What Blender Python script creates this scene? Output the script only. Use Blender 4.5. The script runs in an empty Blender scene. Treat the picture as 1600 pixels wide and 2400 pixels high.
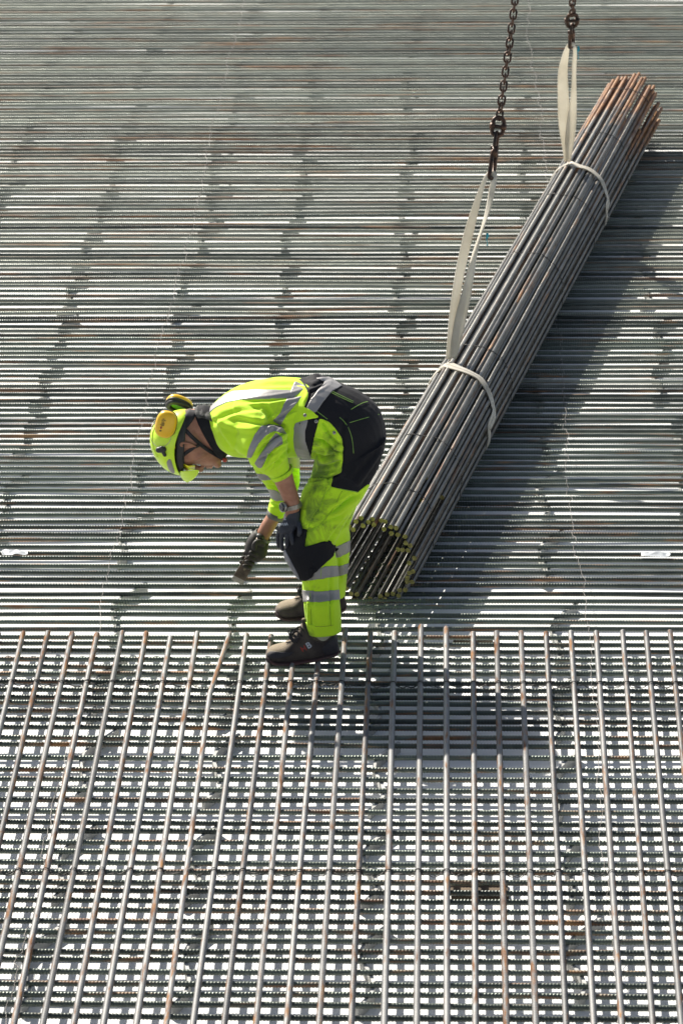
import bpy, math, random
import numpy as np
from mathutils import Vector, Matrix, noise
random.seed(7); rng = np.random.default_rng(7)
sc = bpy.context.scene
COL = sc.collection
PI = math.pi
# ------------------------------------------------------------------ camera
FPX = 9012.0                                   # focal length in photo pixels (135 mm on a 36 mm tall frame)
PITCH, YAW, ROLL = 0.34882293, 0.02960166, -0.00882898
H = 5.8196
camd = bpy.data.cameras.new('camera'); cam = bpy.data.objects.new('camera', camd); COL.objects.link(cam)
RM = Matrix.Rotation(YAW, 3, 'Z') @ Matrix.Rotation(PI/2-PITCH, 3, 'X') @ Matrix.Rotation(ROLL, 3, 'Z')
CP = Vector((0, 0, H))
cam.matrix_world = Matrix.Translation(CP) @ RM.to_4x4()
camd.sensor_fit = 'VERTICAL'; camd.sensor_height = 36.0; camd.lens = FPX/2400*36
camd.clip_end = 500; camd.clip_start = 0.5
camd.dof.use_dof = True; camd.dof.focus_distance = 15.3; camd.dof.aperture_fstop = 8.0
sc.camera = cam
sc.render.resolution_x = 682; sc.render.resolution_y = 1024
# ------------------------------------------------------------------ light
SV = Vector((0.67, -1.0, -1.0)).normalized()  # direction the sunlight travels
w = bpy.data.worlds.new('World'); sc.world = w; w.use_nodes = True
nt = w.node_tree; bg = nt.nodes['Background']; bg.inputs['Strength'].default_value = 0.07
sky = nt.nodes.new('ShaderNodeTexSky'); sky.sky_type = 'NISHITA'; sky.sun_disc = False
sky.sun_elevation = math.asin(-SV.z)
sky.sun_rotation = math.atan2(-SV.x, -SV.y)
sky.air_density = 1.0; sky.dust_density = 1.5; sky.ozone_density = 1.0
hs_ = nt.nodes.new('ShaderNodeHueSaturation'); hs_.inputs['Saturation'].default_value = .72
nt.links.new(sky.outputs[0], hs_.inputs['Color']); nt.links.new(hs_.outputs[0], bg.inputs[0])
ld = bpy.data.lights.new('sun', 'SUN'); ld.energy = 5.0; ld.angle = math.radians(0.53); ld.color = (1.0, 0.94, 0.84)
sun = bpy.data.objects.new('sun', ld); COL.objects.link(sun)
sun.rotation_mode = 'QUATERNION'; sun.rotation_quaternion = SV.to_track_quat('-Z', 'Y'); sun.location = (0, 15, 20)
sc.view_settings.view_transform = 'Standard'; sc.view_settings.look = 'None'
sc.view_settings.exposure = 0.84; sc.view_settings.gamma = 1.0

# ------------------------------------------------------------------ pixel helpers (photo pixels 1600 x 2400)
def ray(px, py):
    d = RM @ Vector(((px-800)/FPX, -(py-1200)/FPX, -1.0)); return d.normalized()
def gz(px, py, z):                              # hit with horizontal plane
    d = ray(px, py); t = (z-CP.z)/d.z; return CP + d*t
def gy(px, py, y):                              # hit with plane Y = y
    d = ray(px, py); t = (y-CP.y)/d.y; return CP + d*t
def gplane(px, py, P, n):
    d = ray(px, py); t = (P-CP).dot(n)/d.dot(n); return CP + d*t
def pxof(P):
    c = RM.transposed() @ (Vector(P)-CP); return 800+FPX*c.x/-c.z, 1200-FPX*c.y/-c.z
# ------------------------------------------------------------------ object helpers
def tag(o, label=None, cat=None, group=None, kind=None):
    if label: o['label'] = label
    if cat: o['category'] = cat
    if group: o['group'] = group
    if kind: o['kind'] = kind
    return o
def obj(name, me, mat=None, parent=None, smooth=True):
    o = bpy.data.objects.new(name, me); COL.objects.link(o)
    if mat is not None and len(me.materials) == 0: me.materials.append(mat)
    if smooth and me.polygons: me.polygons.foreach_set('use_smooth', [True]*len(me.polygons))
    if parent: o.parent = parent; o.matrix_parent_inverse = parent.matrix_world.inverted()
    return o
def empty(name, loc):
    o = bpy.data.objects.new(name, None); COL.objects.link(o); o.location = loc
    o.matrix_world = Matrix.Translation(Vector(loc)); return o
def mesh(name, V, F):
    me = bpy.data.meshes.new(name); me.from_pydata([tuple(v) for v in V], [], F); me.update(); return me
class MB:
    def __init__(s): s.V = []; s.F = []
    def add(s, V, F):
        n = len(s.V); s.V += [Vector(v) for v in V]; s.F += [tuple(i+n for i in f) for f in F]
    def box(s, c, size, rot=None, bev=0.0):
        sx, sy, sz = [q/2 for q in size]; c = Vector(c)
        P = [Vector((x, y, z)) for x in (-sx, sx) for y in (-sy, sy) for z in (-sz, sz)]
        if rot is not None: P = [rot @ p for p in P]
        s.add([c+p for p in P], [(0,1,3,2),(4,6,7,5),(0,4,5,1),(2,3,7,6),(0,2,6,4),(1,5,7,3)])
    def tube(s, pts, r, n=8, closed=False, cap=True, r2=None):
        pts = [Vector(p) for p in pts]; N = len(pts); rings = []
        rr = r if isinstance(r, (list, tuple)) else [r]*N
        up = None; V = []
        for i, p in enumerate(pts):
            if closed: t = (pts[(i+1) % N]-pts[i-1])
            else: t = pts[min(i+1, N-1)]-pts[max(i-1, 0)]
            t.normalize()
            if up is None:
                up = Vector((0, 0, 1)) if abs(t.z) < .9 else Vector((1, 0, 0))
            a = t.cross(up)
            if a.length < 1e-6: a = t.orthogonal()
            a.normalize(); b = a.cross(t).normalized(); up = b
            for k in range(n):
                th = 2*PI*k/n
                V.append(p + a*math.cos(th)*rr[i] + b*math.sin(th)*rr[i]*(r2/r if r2 else 1))
        F = []
        for i in range(N if closed else N-1):
            j = (i+1) % N
            for k in range(n):
                F.append((i*n+k, i*n+(k+1) % n, j*n+(k+1) % n, j*n+k))
        if not closed and cap:
            F.append(tuple(range(n-1, -1, -1))); F.append(tuple((N-1)*n+k for k in range(n)))
        s.add(V, F)
    def ribbon(s, pts, wdirs, widths, th):
        # flat band: pts centre line, wdirs width directions, th thickness
        N = len(pts); V = []
        for i in range(N):
            p = Vector(pts[i]); t = (Vector(pts[min(i+1, N-1)])-Vector(pts[max(i-1, 0)])).normalized()
            wd = Vector(wdirs[i]); wd = (wd - t*wd.dot(t)).normalized(); nn = t.cross(wd).normalized()
            hw = (widths[i] if isinstance(widths, (list, tuple)) else widths)/2
            for a, b in ((-1, -1), (-.5, -1.0), (0, -1.0), (.5, -1.0), (1, -1), (1, 1), (.5, 1), (0, 1), (-.5, 1), (-1, 1)):
                V.append(p + wd*a*hw + nn*b*th/2)
        F = []; n = 10
        for i in range(N-1):
            for k in range(n):
                F.append((i*n+k, (i+1)*n+k, (i+1)*n+(k+1) % n, i*n+(k+1) % n))
        F.append(tuple(range(n))); F.append(tuple((N-1)*n+k for k in range(n-1, -1, -1)))
        s.add(V, F)
    def mesh(s, name): return mesh(name, s.V, s.F)
    def build(s, name, mat, parent=None, smooth=True): return obj(name, s.mesh(name), mat, parent, smooth)
def catmull(P, n=6):
    P = [np.array(p, float) for p in P]; Q = [2*P[0]-P[1]]+P+[2*P[-1]-P[-2]]; out = []
    for i in range(1, len(Q)-2):
        for k in range(n):
            t = k/n; a, b, c, d = Q[i-1], Q[i], Q[i+1], Q[i+2]
            out.append(.5*(2*b+(c-a)*t+(2*a-5*b+4*c-d)*t*t+(3*b-a-3*c+d)*t**3))
    out.append(P[-1]); return out
# ------------------------------------------------------------------ materials
def new_mat(name):
    m = bpy.data.materials.new(name); m.use_nodes = True
    return m, m.node_tree, m.node_tree.nodes['Principled BSDF']
def N(nt, typ, **kw):
    n = nt.nodes.new(typ)
    for k, v in kw.items():
        if k.startswith('i_'): n.inputs[int(k[2:])].default_value = v
        else: setattr(n, k, v)
    return n
def ramp(nt, fac, stops):
    r = nt.nodes.new('ShaderNodeValToRGB'); e = r.color_ramp.elements
    while len(e) < len(stops): e.new(.5)
    for k, (p, c) in enumerate(stops):
        e[k].position = p; e[k].color = (c[0], c[1], c[2], 1) if not isinstance(c, (int, float)) else (c, c, c, 1)
    nt.links.new(fac, r.inputs[0]); return r.outputs[0]
def steel_mat(name, dark, lightc, rust_lo, metallic=.55, rough=.40, coord_scale=(1.2, 60, 60), endrust=None):
    """dark mill-scaled bar steel with rusty stretches; every bar gets its own stretch of the pattern"""
    m, t, b = new_mat(name)
    oi = N(t, 'ShaderNodeObjectInfo'); tc = N(t, 'ShaderNodeTexCoord')
    mul = N(t, 'ShaderNodeVectorMath', operation='SCALE'); mul.inputs['Scale'].default_value = 1
    comb = N(t, 'ShaderNodeCombineXYZ'); ma = N(t, 'ShaderNodeMath', operation='MULTIPLY'); ma.inputs[1].default_value = 157.3
    t.links.new(oi.outputs['Random'], ma.inputs[0]); t.links.new(ma.outputs[0], comb.inputs[0]); t.links.new(ma.outputs[0], comb.inputs[1])
    add = N(t, 'ShaderNodeVectorMath', operation='ADD'); t.links.new(tc.outputs['Object'], add.inputs[0]); t.links.new(comb.outputs[0], add.inputs[1])
    sc_ = N(t, 'ShaderNodeVectorMath', operation='MULTIPLY'); sc_.inputs[1].default_value = coord_scale; t.links.new(add.outputs[0], sc_.inputs[0])
    n1 = N(t, 'ShaderNodeTexNoise'); n1.inputs['Scale'].default_value = 1.0; n1.inputs['Detail'].default_value = 5; n1.inputs['Roughness'].default_value = .62
    t.links.new(sc_.outputs[0], n1.inputs['Vector'])
    n2 = N(t, 'ShaderNodeTexNoise'); n2.inputs['Scale'].default_value = 9; n2.inputs['Detail'].default_value = 3; t.links.new(add.outputs[0], n2.inputs['Vector'])
    # per-bar brightness
    fr = N(t, 'ShaderNodeMath', operation='FRACT'); m13 = N(t, 'ShaderNodeMath', operation='MULTIPLY'); m13.inputs[1].default_value = 13.7
    t.links.new(oi.outputs['Random'], m13.inputs[0]); t.links.new(m13.outputs[0], fr.inputs[0])
    av = N(t, 'ShaderNodeMath', operation='MULTIPLY_ADD'); av.inputs[1].default_value = .5; t.links.new(n2.outputs[0], av.inputs[0])
    hf = N(t, 'ShaderNodeMath', operation='MULTIPLY'); hf.inputs[1].default_value = .5; t.links.new(fr.outputs[0], hf.inputs[0]); t.links.new(hf.outputs[0], av.inputs[2])
    base = ramp(t, av.outputs[0], [(.2, dark), (.75, lightc)])
    # rust mask: noise plus per bar bias
    rb = N(t, 'ShaderNodeMath', operation='MULTIPLY_ADD'); rb.inputs[1].default_value = .07; t.links.new(oi.outputs['Random'], rb.inputs[0]); t.links.new(n1.outputs[0], rb.inputs[2])
    src = rb.outputs[0]
    if endrust:
        sx = N(t, 'ShaderNodeSeparateXYZ'); t.links.new(tc.outputs['Object'], sx.inputs[0])
        mr = N(t, 'ShaderNodeMapRange'); mr.inputs[1].default_value = endrust[0]; mr.inputs[2].default_value = endrust[1]; mr.inputs[3].default_value = endrust[2]; mr.inputs[4].default_value = 0
        t.links.new(sx.outputs[0], mr.inputs[0]); ad = N(t, 'ShaderNodeMath', operation='ADD'); t.links.new(src, ad.inputs[0]); t.links.new(mr.outputs[0], ad.inputs[1]); src = ad.outputs[0]
    mask = ramp(t, src, [(rust_lo, 0.0), (rust_lo+.13, 1.0)])
    rc = ramp(t, n2.outputs[0], [(.3, (.12, .05, .024)), (.55, (.24, .11, .04)), (.75, (.38, .20, .07))])
    mx = N(t, 'ShaderNodeMix', data_type='RGBA'); t.links.new(mask, mx.inputs[0]); t.links.new(base, mx.inputs[6]); t.links.new(rc, mx.inputs[7])
    t.links.new(mx.outputs[2], b.inputs['Base Color'])
    mm = N(t, 'ShaderNodeMath', operation='MULTIPLY_ADD'); mm.inputs[1].default_value = -metallic*.8; mm.inputs[2].default_value = metallic; t.links.new(mask, mm.inputs[0]); t.links.new(mm.outputs[0], b.inputs['Metallic'])
    rr = N(t, 'ShaderNodeMath', operation='MULTIPLY_ADD'); rr.inputs[1].default_value = .3; rr.inputs[2].default_value = rough; t.links.new(mask, rr.inputs[0]); t.links.new(rr.outputs[0], b.inputs['Roughness'])
    bp = N(t, 'ShaderNodeBump'); bp.inputs['Strength'].default_value = .35; bp.inputs['Distance'].default_value = .002
    n3 = N(t, 'ShaderNodeTexNoise'); n3.inputs['Scale'].default_value = 240; t.links.new(add.outputs[0], n3.inputs['Vector']); t.links.new(n3.outputs[0], bp.inputs['Height']); t.links.new(bp.outputs[0], b.inputs['Normal'])
    return m
def noise_mat(name, c1, c2, scale=8, rough=.7, metallic=0, bump=.2, bscale=80, bdist=.002, lo=.35, hi=.65, sheen=0):
    m, t, b = new_mat(name); tc = N(t, 'ShaderNodeTexCoord')
    n = N(t, 'ShaderNodeTexNoise'); n.inputs['Scale'].default_value = scale; n.inputs['Detail'].default_value = 5; t.links.new(tc.outputs['Object'], n.inputs['Vector'])
    t.links.new(ramp(t, n.outputs[0], [(lo, c1), (hi, c2)]), b.inputs['Base Color'])
    b.inputs['Roughness'].default_value = rough; b.inputs['Metallic'].default_value = metallic
    if bump:
        n3 = N(t, 'ShaderNodeTexNoise'); n3.inputs['Scale'].default_value = bscale; n3.inputs['Detail'].default_value = 3; t.links.new(tc.outputs['Object'], n3.inputs['Vector'])
        bp = N(t, 'ShaderNodeBump'); bp.inputs['Strength'].default_value = bump; bp.inputs['Distance'].default_value = bdist
        t.links.new(n3.outputs[0], bp.inputs['Height']); t.links.new(bp.outputs[0], b.inputs['Normal'])
    return m
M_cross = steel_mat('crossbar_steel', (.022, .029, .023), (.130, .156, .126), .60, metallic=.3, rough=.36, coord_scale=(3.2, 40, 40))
M_crossfar = steel_mat('pale_crossbar_steel', (.075, .083, .068), (.27, .29, .24), .585, metallic=.35, rough=.42, coord_scale=(1.3, 40, 40))  # paler, slightly rustier steel colour for the far rows
M_long = steel_mat('long_bar_steel', (.10, .10, .10), (.24, .24, .235), .565, metallic=.15, rough=.58, coord_scale=(7.0, 60, 60), endrust=(0, .35, .07))
M_bundle = steel_mat('rolled_bar_steel', (.018, .018, .017), (.215, .21, .19), .60, metallic=.4, rough=.34, coord_scale=(2.5, 60, 60), endrust=(7.6, 6.2, .30))
M_end = noise_mat('olive_paint_on_cut_end', (.17, .14, .04), (.30, .25, .09), 60, .7)
M_wire = noise_mat('tie_wire_steel', (.035, .033, .032), (.09, .085, .08), 30, .5, .7, 0)
M_wire_pale = noise_mat('galvanised_wire', (.08, .075, .07), (.30, .28, .26), 30, .45, .5, 0)
M_chain = noise_mat('rusty_chain_steel', (.02, .016, .014), (.10, .052, .03), 25, .45, .6, .5, 120)
M_web = noise_mat('soiled_sling_webbing', (.58, .54, .46), (.80, .77, .70), 7, .85, 0, .5, 300, .001)
_t = M_web.node_tree; _b = _t.nodes['Principled BSDF']; _o = _t.nodes['Material Output']; _tr = _t.nodes.new('ShaderNodeBsdfTranslucent'); _mx = _t.nodes.new('ShaderNodeMixShader'); _mx.inputs[0].default_value = .42
_tr.inputs[0].default_value = (.78, .74, .64, 1); _t.links.new(_b.outputs[0], _mx.inputs[1]); _t.links.new(_tr.outputs[0], _mx.inputs[2]); _t.links.new(_mx.outputs[0], _o.inputs[0])
M_webd = noise_mat('webbing_seam', (.10, .10, .10), (.16, .16, .15), 30, .9)
M_teal = noise_mat('teal_sling_label', (.0, .22, .28), (.02, .32, .38), 20, .6, 0, 0)
M_spacer = noise_mat('grey_fibre_concrete', (.40, .40, .38), (.52, .52, .50), 12, .85, 0, .4, 90)
def floor_mat():
    m, t, b = new_mat('white_floor_membrane'); tc = N(t, 'ShaderNodeTexCoord')
    n = N(t, 'ShaderNodeTexNoise'); n.inputs['Scale'].default_value = 2.2; n.inputs['Detail'].default_value = 6; t.links.new(tc.outputs['Object'], n.inputs['Vector'])
    n2 = N(t, 'ShaderNodeTexNoise'); n2.inputs['Scale'].default_value = 26; n2.inputs['Detail'].default_value = 4; t.links.new(tc.outputs['Object'], n2.inputs['Vector'])
    c = ramp(t, n.outputs[0], [(.3, (.70, .72, .73)), (.7, (.84, .84, .83))])
    d = ramp(t, n2.outputs[0], [(.68, 0.), (.78, 1.)])
    mx = N(t, 'ShaderNodeMix', data_type='RGBA'); mx.inputs[7].default_value = (.62, .60, .56, 1); t.links.new(d, mx.inputs[0]); t.links.new(c, mx.inputs[6]); t.links.new(mx.outputs[2], b.inputs['Base Color'])
    b.inputs['Roughness'].default_value = .75
    bp = N(t, 'ShaderNodeBump'); bp.inputs['Strength'].default_value = .5; bp.inputs['Distance'].default_value = .02
    t.links.new(n.outputs[0], bp.inputs['Height']); t.links.new(bp.outputs[0], b.inputs['Normal'])
    return m
M_floor = floor_mat()
# ------------------------------------------------------------------ floor (slightly wavy membrane)
ZC, ZL, RB = 0.052, 0.0725, 0.0092            # heights of crossbars, lengthwise bars; bar radius
V = []; F = []
xs = [-60, -20, -8]+[-4.2+.12*i for i in range(58)]+[6, 20, 60]
ysf = [-30, 0, 6]+[9.5+.12*i for i in range(150)]+[30, 40, 90]
for y in ysf:
    for x in xs:
        near = -4.5 < x < 3 and 9 < y < 28
        V.append((x, y, (noise.noise(Vector((x*1.3, y*1.6, 3)))*.0065+.001) if near else -.01))
nx = len(xs)
for j in range(len(ysf)-1):
    for i in range(nx-1): F.append((j*nx+i, j*nx+i+1, (j+1)*nx+i+1, (j+1)*nx+i))
tag(obj('ground', mesh('ground', V, F), M_floor), kind='structure')
# ------------------------------------------------------------------ rebar mesh (along +X)
def rebar_mesh(name, L, R=RB, pitch=.0118, hrib=.0026, hlong=.0014, seg=12, spp=5, slant=.55, centre=True, fn=None):
    n = int(L/pitch*spp); x = np.linspace(0, L, n+1)
    ph = np.arange(seg)*2*PI/seg
    X, P = np.meshgrid(x, ph, indexing='ij')
    half = (P % PI)                                   # 0..pi on each side
    side = np.where(P < PI, 1.0, -1.0)
    fphase = (X/pitch + slant*half/PI*side*1.0 + np.where(side < 0, .5, 0))
    pul = np.clip(np.cos(2*PI*fphase), 0, 1)**1.2
    cres = np.clip(np.sin(half), 0, 1)**.7
    r = R + hrib*pul*cres + hlong*(np.abs(np.sin(P)) < .1)
    if fn is None:
        Vx, Vy, Vz = X-(L/2 if centre else 0), r*np.cos(P), r*np.sin(P)
    else:
        ox, oy = fn(X); Vx, Vy, Vz = ox, oy+r*np.cos(P), r*np.sin(P)
    Vv = np.stack([Vx, Vy, Vz], -1).reshape(-1, 3)
    i = np.arange(n)[:, None]*seg; k = np.arange(seg)[None, :]; k2 = (k+1) % seg
    Q = np.stack([i+k, i+seg+k, i+seg+k2, i+k2], -1).reshape(-1, 4)
    me = bpy.data.meshes.new(name); nv = len(Vv); nf = len(Q)+2
    me.vertices.add(nv); me.vertices.foreach_set('co', Vv.ravel().astype(np.float32))
    loops = np.concatenate([Q.ravel(), np.arange(seg), (n*seg+np.arange(seg))[::-1]])
    me.loops.add(len(loops)); me.loops.foreach_set('vertex_index', loops.astype(np.int32))
    st = np.concatenate([np.arange(len(Q))*4, [len(Q)*4, len(Q)*4+seg]])
    me.polygons.add(nf); me.polygons.foreach_set('loop_start', st.astype(np.int32))
    me.update(calc_edges=True); me.validate()
    sm = np.ones(nf, bool); sm[-2:] = False; me.polygons.foreach_set('use_smooth', sm)
    return me
ORD = ['first','second','third','fourth','fifth','sixth','seventh','eighth','ninth','tenth','eleventh','twelfth','thirteenth','fourteenth',
 'fifteenth','sixteenth','seventeenth','eighteenth','nineteenth','twentieth']
ORD += ['twenty-'+o for o in ORD[:9]]+['thirtieth']+['thirty-'+o for o in ORD[:9]]+['fortieth']
# rows measured in the photo (pixel heights at the left edge), far to near
row_px = [1011.6,1023.2,1034.8,1047.3,1059.8,1073.2,1085.7,1099.1,1111.6,1125.9,1137.5,1152.7,1167,1181.2,1195.5,1210.7,1224.1,1237.5,1251.8,1265.2,
 1282.1,1298.2,1311.6,1326.8,1342,1358,1373.2,1392.9,1408,1423,1441.8,1458.7,1474,1494.4,1509.7,1526.5,1545.4,1562.2,1578.6,1599,1616.8,1634.7,
 1650,1667.9,1689.3,1706.1,1729.1,1746.9,1775,1803.1,1826,1851.5,1874.5,1902.6,1928.1,1948.5,1974,1997.6,2022.5,2043.5,2067.2,2089.4,2110.5,
 2133.4,2160.2,2183.2,2204.2,2229.1,2250.2,2277,2305.7,2330.5,2355.4,2384.1]
rowY = [gz(5, p-1.5, ZC).y for p in row_px]
far = []; y = rowY[0]
while y < 27.6:
    y += random.choice((.070, .073, .076, .078, .081, .086, .074)) ; far.append(y)
near = []; y = rowY[-1]
while y > 10.45:
    y -= .08; near.append(y)
rows = [(yy, 'far') for yy in reversed(far)]+[(yy, 'mid') for yy in rowY]+[(yy, 'near') for yy in near]
Y_END = 14.42                                   # where the lengthwise bars begin
bow = lambda X: (X-4.2, .0028*np.sin(1.25*X+.4)+.0014*np.sin(3.1*X))
XB = rebar_mesh('crossbar_mesh', 8.4, fn=bow); XB.materials.append(M_cross)
XB2 = rebar_mesh('crossbar_mesh_fine', 8.4, fn=lambda X: (X-4.2, .0035*np.sin(.9*X+2)+.001*np.sin(4.*X)), pitch=.0105, hrib=.0023, slant=1.0); XB2.materials.append(M_cross)
behind = [r for r in rows if r[0] > Y_END]; front = [r for r in rows if r[0] <= Y_END]
nb = len(behind); pend = []; cnt = {}
# landmarks along the mat, by their height in the photo
MARKS = [(9999, 'the ends of the lengthwise bars'), (1313, 'the middle of the open bundle end'), (1100, 'the tip of the helmet peak'), (870, 'the lower choked sling'), (620, 'the midway wire on the bundle'), (400, 'the upper choked sling'), (200, 'the rusty far bundle end'), (95, 'the right chain hook')]
MARKF = [(0, 'their ends'), (1604, 'the first cross wire'), (2046, 'the second cross wire')]
for idx, (yy, zone) in enumerate(rows):
    o = bpy.data.objects.new('crossbar', XB if random.random() < .72 else XB2); COL.objects.link(o)
    o.location = (-.65+random.uniform(-.35, .35), yy, ZC+random.uniform(-.0015, .0012))
    flip = random.random() < .35
    o.rotation_euler = (random.uniform(0, 2*PI), 0, random.gauss(0, .0011)+(PI if flip else 0))
    vpx = pxof((-.4, yy, ZC))[1]
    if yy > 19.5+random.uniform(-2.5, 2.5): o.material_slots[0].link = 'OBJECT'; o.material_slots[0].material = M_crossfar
    if yy > Y_END:
        for lim, what in MARKS:
            if vpx <= lim: mark = what
        cnt[mark] = cnt.get(mark, 0)+1
        g = 'bare crossbars behind the bar ends'
        lab = '%s crossbar, the %s row behind %s' % ('thin looking distant' if yy > 20 else 'bare ribbed steel', None, mark)
    else:
        for lim, what in MARKF:
            if vpx >= lim: mark = what
        cnt[mark] = cnt.get(mark, 0)+1
        g = 'crossbars under the lengthwise bars'
        lab = 'dark crossbar under the lengthwise bars, %s row before %s' % (ORD[cnt[mark]-1], mark)
    pend.append((o, lab, g, mark))
    tag(o, lab, 'steel bar', g)
seen = {}
for o, lab, g, mark in reversed(pend):              # bare rows are counted away from the camera
    if 'None' in lab:
        seen[mark] = seen.get(mark, 0)+1; o['label'] = lab.replace('None', ORD[min(seen[mark], 40)-1])
# ------------------------------------------------------------------ lengthwise bars
tops = [(-120,1480,-358),(-60,1482,-294),(-3,1482,-230),(55,1482,-165),(113,1480,-100),(170,1482,-36),(228,1484,33),(287,1480,101),(343,1482,174),(400,1492,243),(462,1482,320),(538,1484,390),
 (578,1486,453),(636,1488,526),(692,1490,600),(750,1488,672),(809,1472,748),(868,1482,823),(924,1480,900),(986,1466,976),(1045,1470,1047),(1108,1482,1114),
 (1163,1480,1186),(1220,1480,1255),(1279,1482,1326),(1337,1480,1391),(1396,1480,1456),(1458,1478,1529),(1513,1480,1596),(1569,1478,1662),(1628,1480,1728)]
LB = rebar_mesh('long_bar_mesh', 4.35, centre=False, R=.0096, hrib=.0028); LB.materials.append(M_long)
LB2 = rebar_mesh('long_bar_mesh_fine', 4.35, centre=False, R=.0096, pitch=.0105, hrib=.0028, slant=.3); LB2.materials.append(M_long)
KI = [i for i, t in enumerate(tops) if t[0] == 538][0]
def kink(X):                                     # bent near its far end
    s = np.clip((X-.62)/.10, -6, 6); sp = np.where(s > 5, s, np.log1p(np.exp(s)))*.10
    return X, -(X*.0)+0.17*(sp-(X-.0)*.0)
long_px = []
for i, (xt, yt, xb) in enumerate(tops):
    A = gz(xt, yt+2, ZL); B = gz(xb, 2400, ZL)
    long_px.append((A, B))
    ang = math.atan2(B.y-A.y, B.x-A.x)
    if i == KI:
        K = gz(492, 1626, ZL); a1 = math.atan2(K.y-A.y, K.x-A.x); l1 = (K-A).length
        a2 = math.atan2(B.y-K.y, B.x-K.x); turn = math.tan(a2-a1)
        def kf(X, l1=l1, turn=turn):
            s = (X-l1)/.02; sp = np.where(s > 20, s, np.log1p(np.exp(np.clip(s, -30, 30))))*.02
            return X, turn*sp
        me = rebar_mesh('kinked_bar_mesh', 4.35, centre=False, pitch=.010, hrib=.0010, fn=kf); me.materials.append(M_long)
        o = bpy.data.objects.new('lengthwise_bar', me); COL.objects.link(o); o.location = A; o.rotation_euler = (0, 0, a1)
        tag(o, 'pale lengthwise bar bent sideways near its far end, left of the boot', 'steel bar', 'lengthwise bars across the near mat'); continue
    o = bpy.data.objects.new('lengthwise_bar', LB if i % 3 else LB2); COL.objects.link(o)
    o.location = A; o.rotation_mode = 'ZYX'
    rx = random.uniform(0, 2*PI)
    o.matrix_world = Matrix.Translation(A) @ Matrix.Rotation(ang, 4, 'Z') @ Matrix.Rotation(rx, 4, 'X')
    d = i-KI; side = 'right' if d > 0 else 'left'
    tag(o, 'grey rust specked lengthwise bar, %s to the %s of the bent bar' % (ORD[abs(d)-1], side), 'steel bar', 'lengthwise bars across the near mat')
# ------------------------------------------------------------------ tie wires
def cross_wire(ypx, jitter):
    pts = []
    Ps = []
    for i, (A, B) in enumerate(long_px):
        Y = gz(800, ypx, ZL).y+random.uniform(-.006, .006)
        t = (Y-A.y)/(B.y-A.y); Ps.append((A.x+(B.x-A.x)*t, Y))
    for i, (x, Y) in enumerate(Ps):
        dy = random.uniform(-.01, .01)
        pts += [(x-.014, Y+dy, ZL), (x-.008, Y+dy*.5, ZL+.012), (x, Y, ZL+.0145), (x+.008, Y-dy*.5, ZL+.012), (x+.014, Y-dy, ZL-.002)]
        if i+1 < len(Ps):
            x2 = Ps[i+1][0]
            for k in range(1, 6):
                q = k/6; pts.append((x+(x2-x)*q, Y-.012*math.sin(PI*q)+random.uniform(-.005, .005), ZL-.004+random.uniform(-.005, .009)))
    return pts
for ypx in (1604, 2046):
    mb = MB(); mb.tube(catmull(cross_wire(ypx, 0), 3), .0016, 5)
    pts2 = [(p[0], p[1]+random.uniform(-.003, .003), p[2]+.0015) for p in cross_wire(ypx, 1)]
    mb.tube(catmull(pts2, 3), .0014, 5)
    o = mb.build('tie_wire', M_wire)
    tag(o, 'thin twisted wire across the lengthwise bars, %s' % ('close to their far ends' if ypx < 1700 else 'half way down the near mat'), 'wire', 'wires across the lengthwise bars')
for (x0, y0, x1, y1, lab) in ((571, 0, 30, 2340, 'pale twisted wire running away over the crossbars left of the helmet'), (1237, 4, 1440, 2300, 'pale twisted wire running away over the crossbars right of the bundle')):
    P0 = gz(x0, y0, ZC); P1 = gz(x1, y1, ZC); pts = []; drift = 0
    allY = [r[0] for r in rows]
    for j, Y in enumerate(allY):
        t = (Y-P0.y)/(P1.y-P0.y); x = P0.x+(P1.x-P0.x)*t; drift = drift*.86+random.uniform(-.011, .011)
        z = ZC+.0135
        pts.append((x+drift, Y, z))
        if j+1 < len(allY):
            Y2 = allY[j+1]; pts.append((x+drift+random.uniform(-.009, .009), (Y+Y2)/2, ZC+random.uniform(-.004, .010)))
    mb = MB(); mb.tube(pts, .0012, 5)
    tag(mb.build('tie_wire', M_wire_pale), lab, 'wire', 'wires along the mat')
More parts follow.
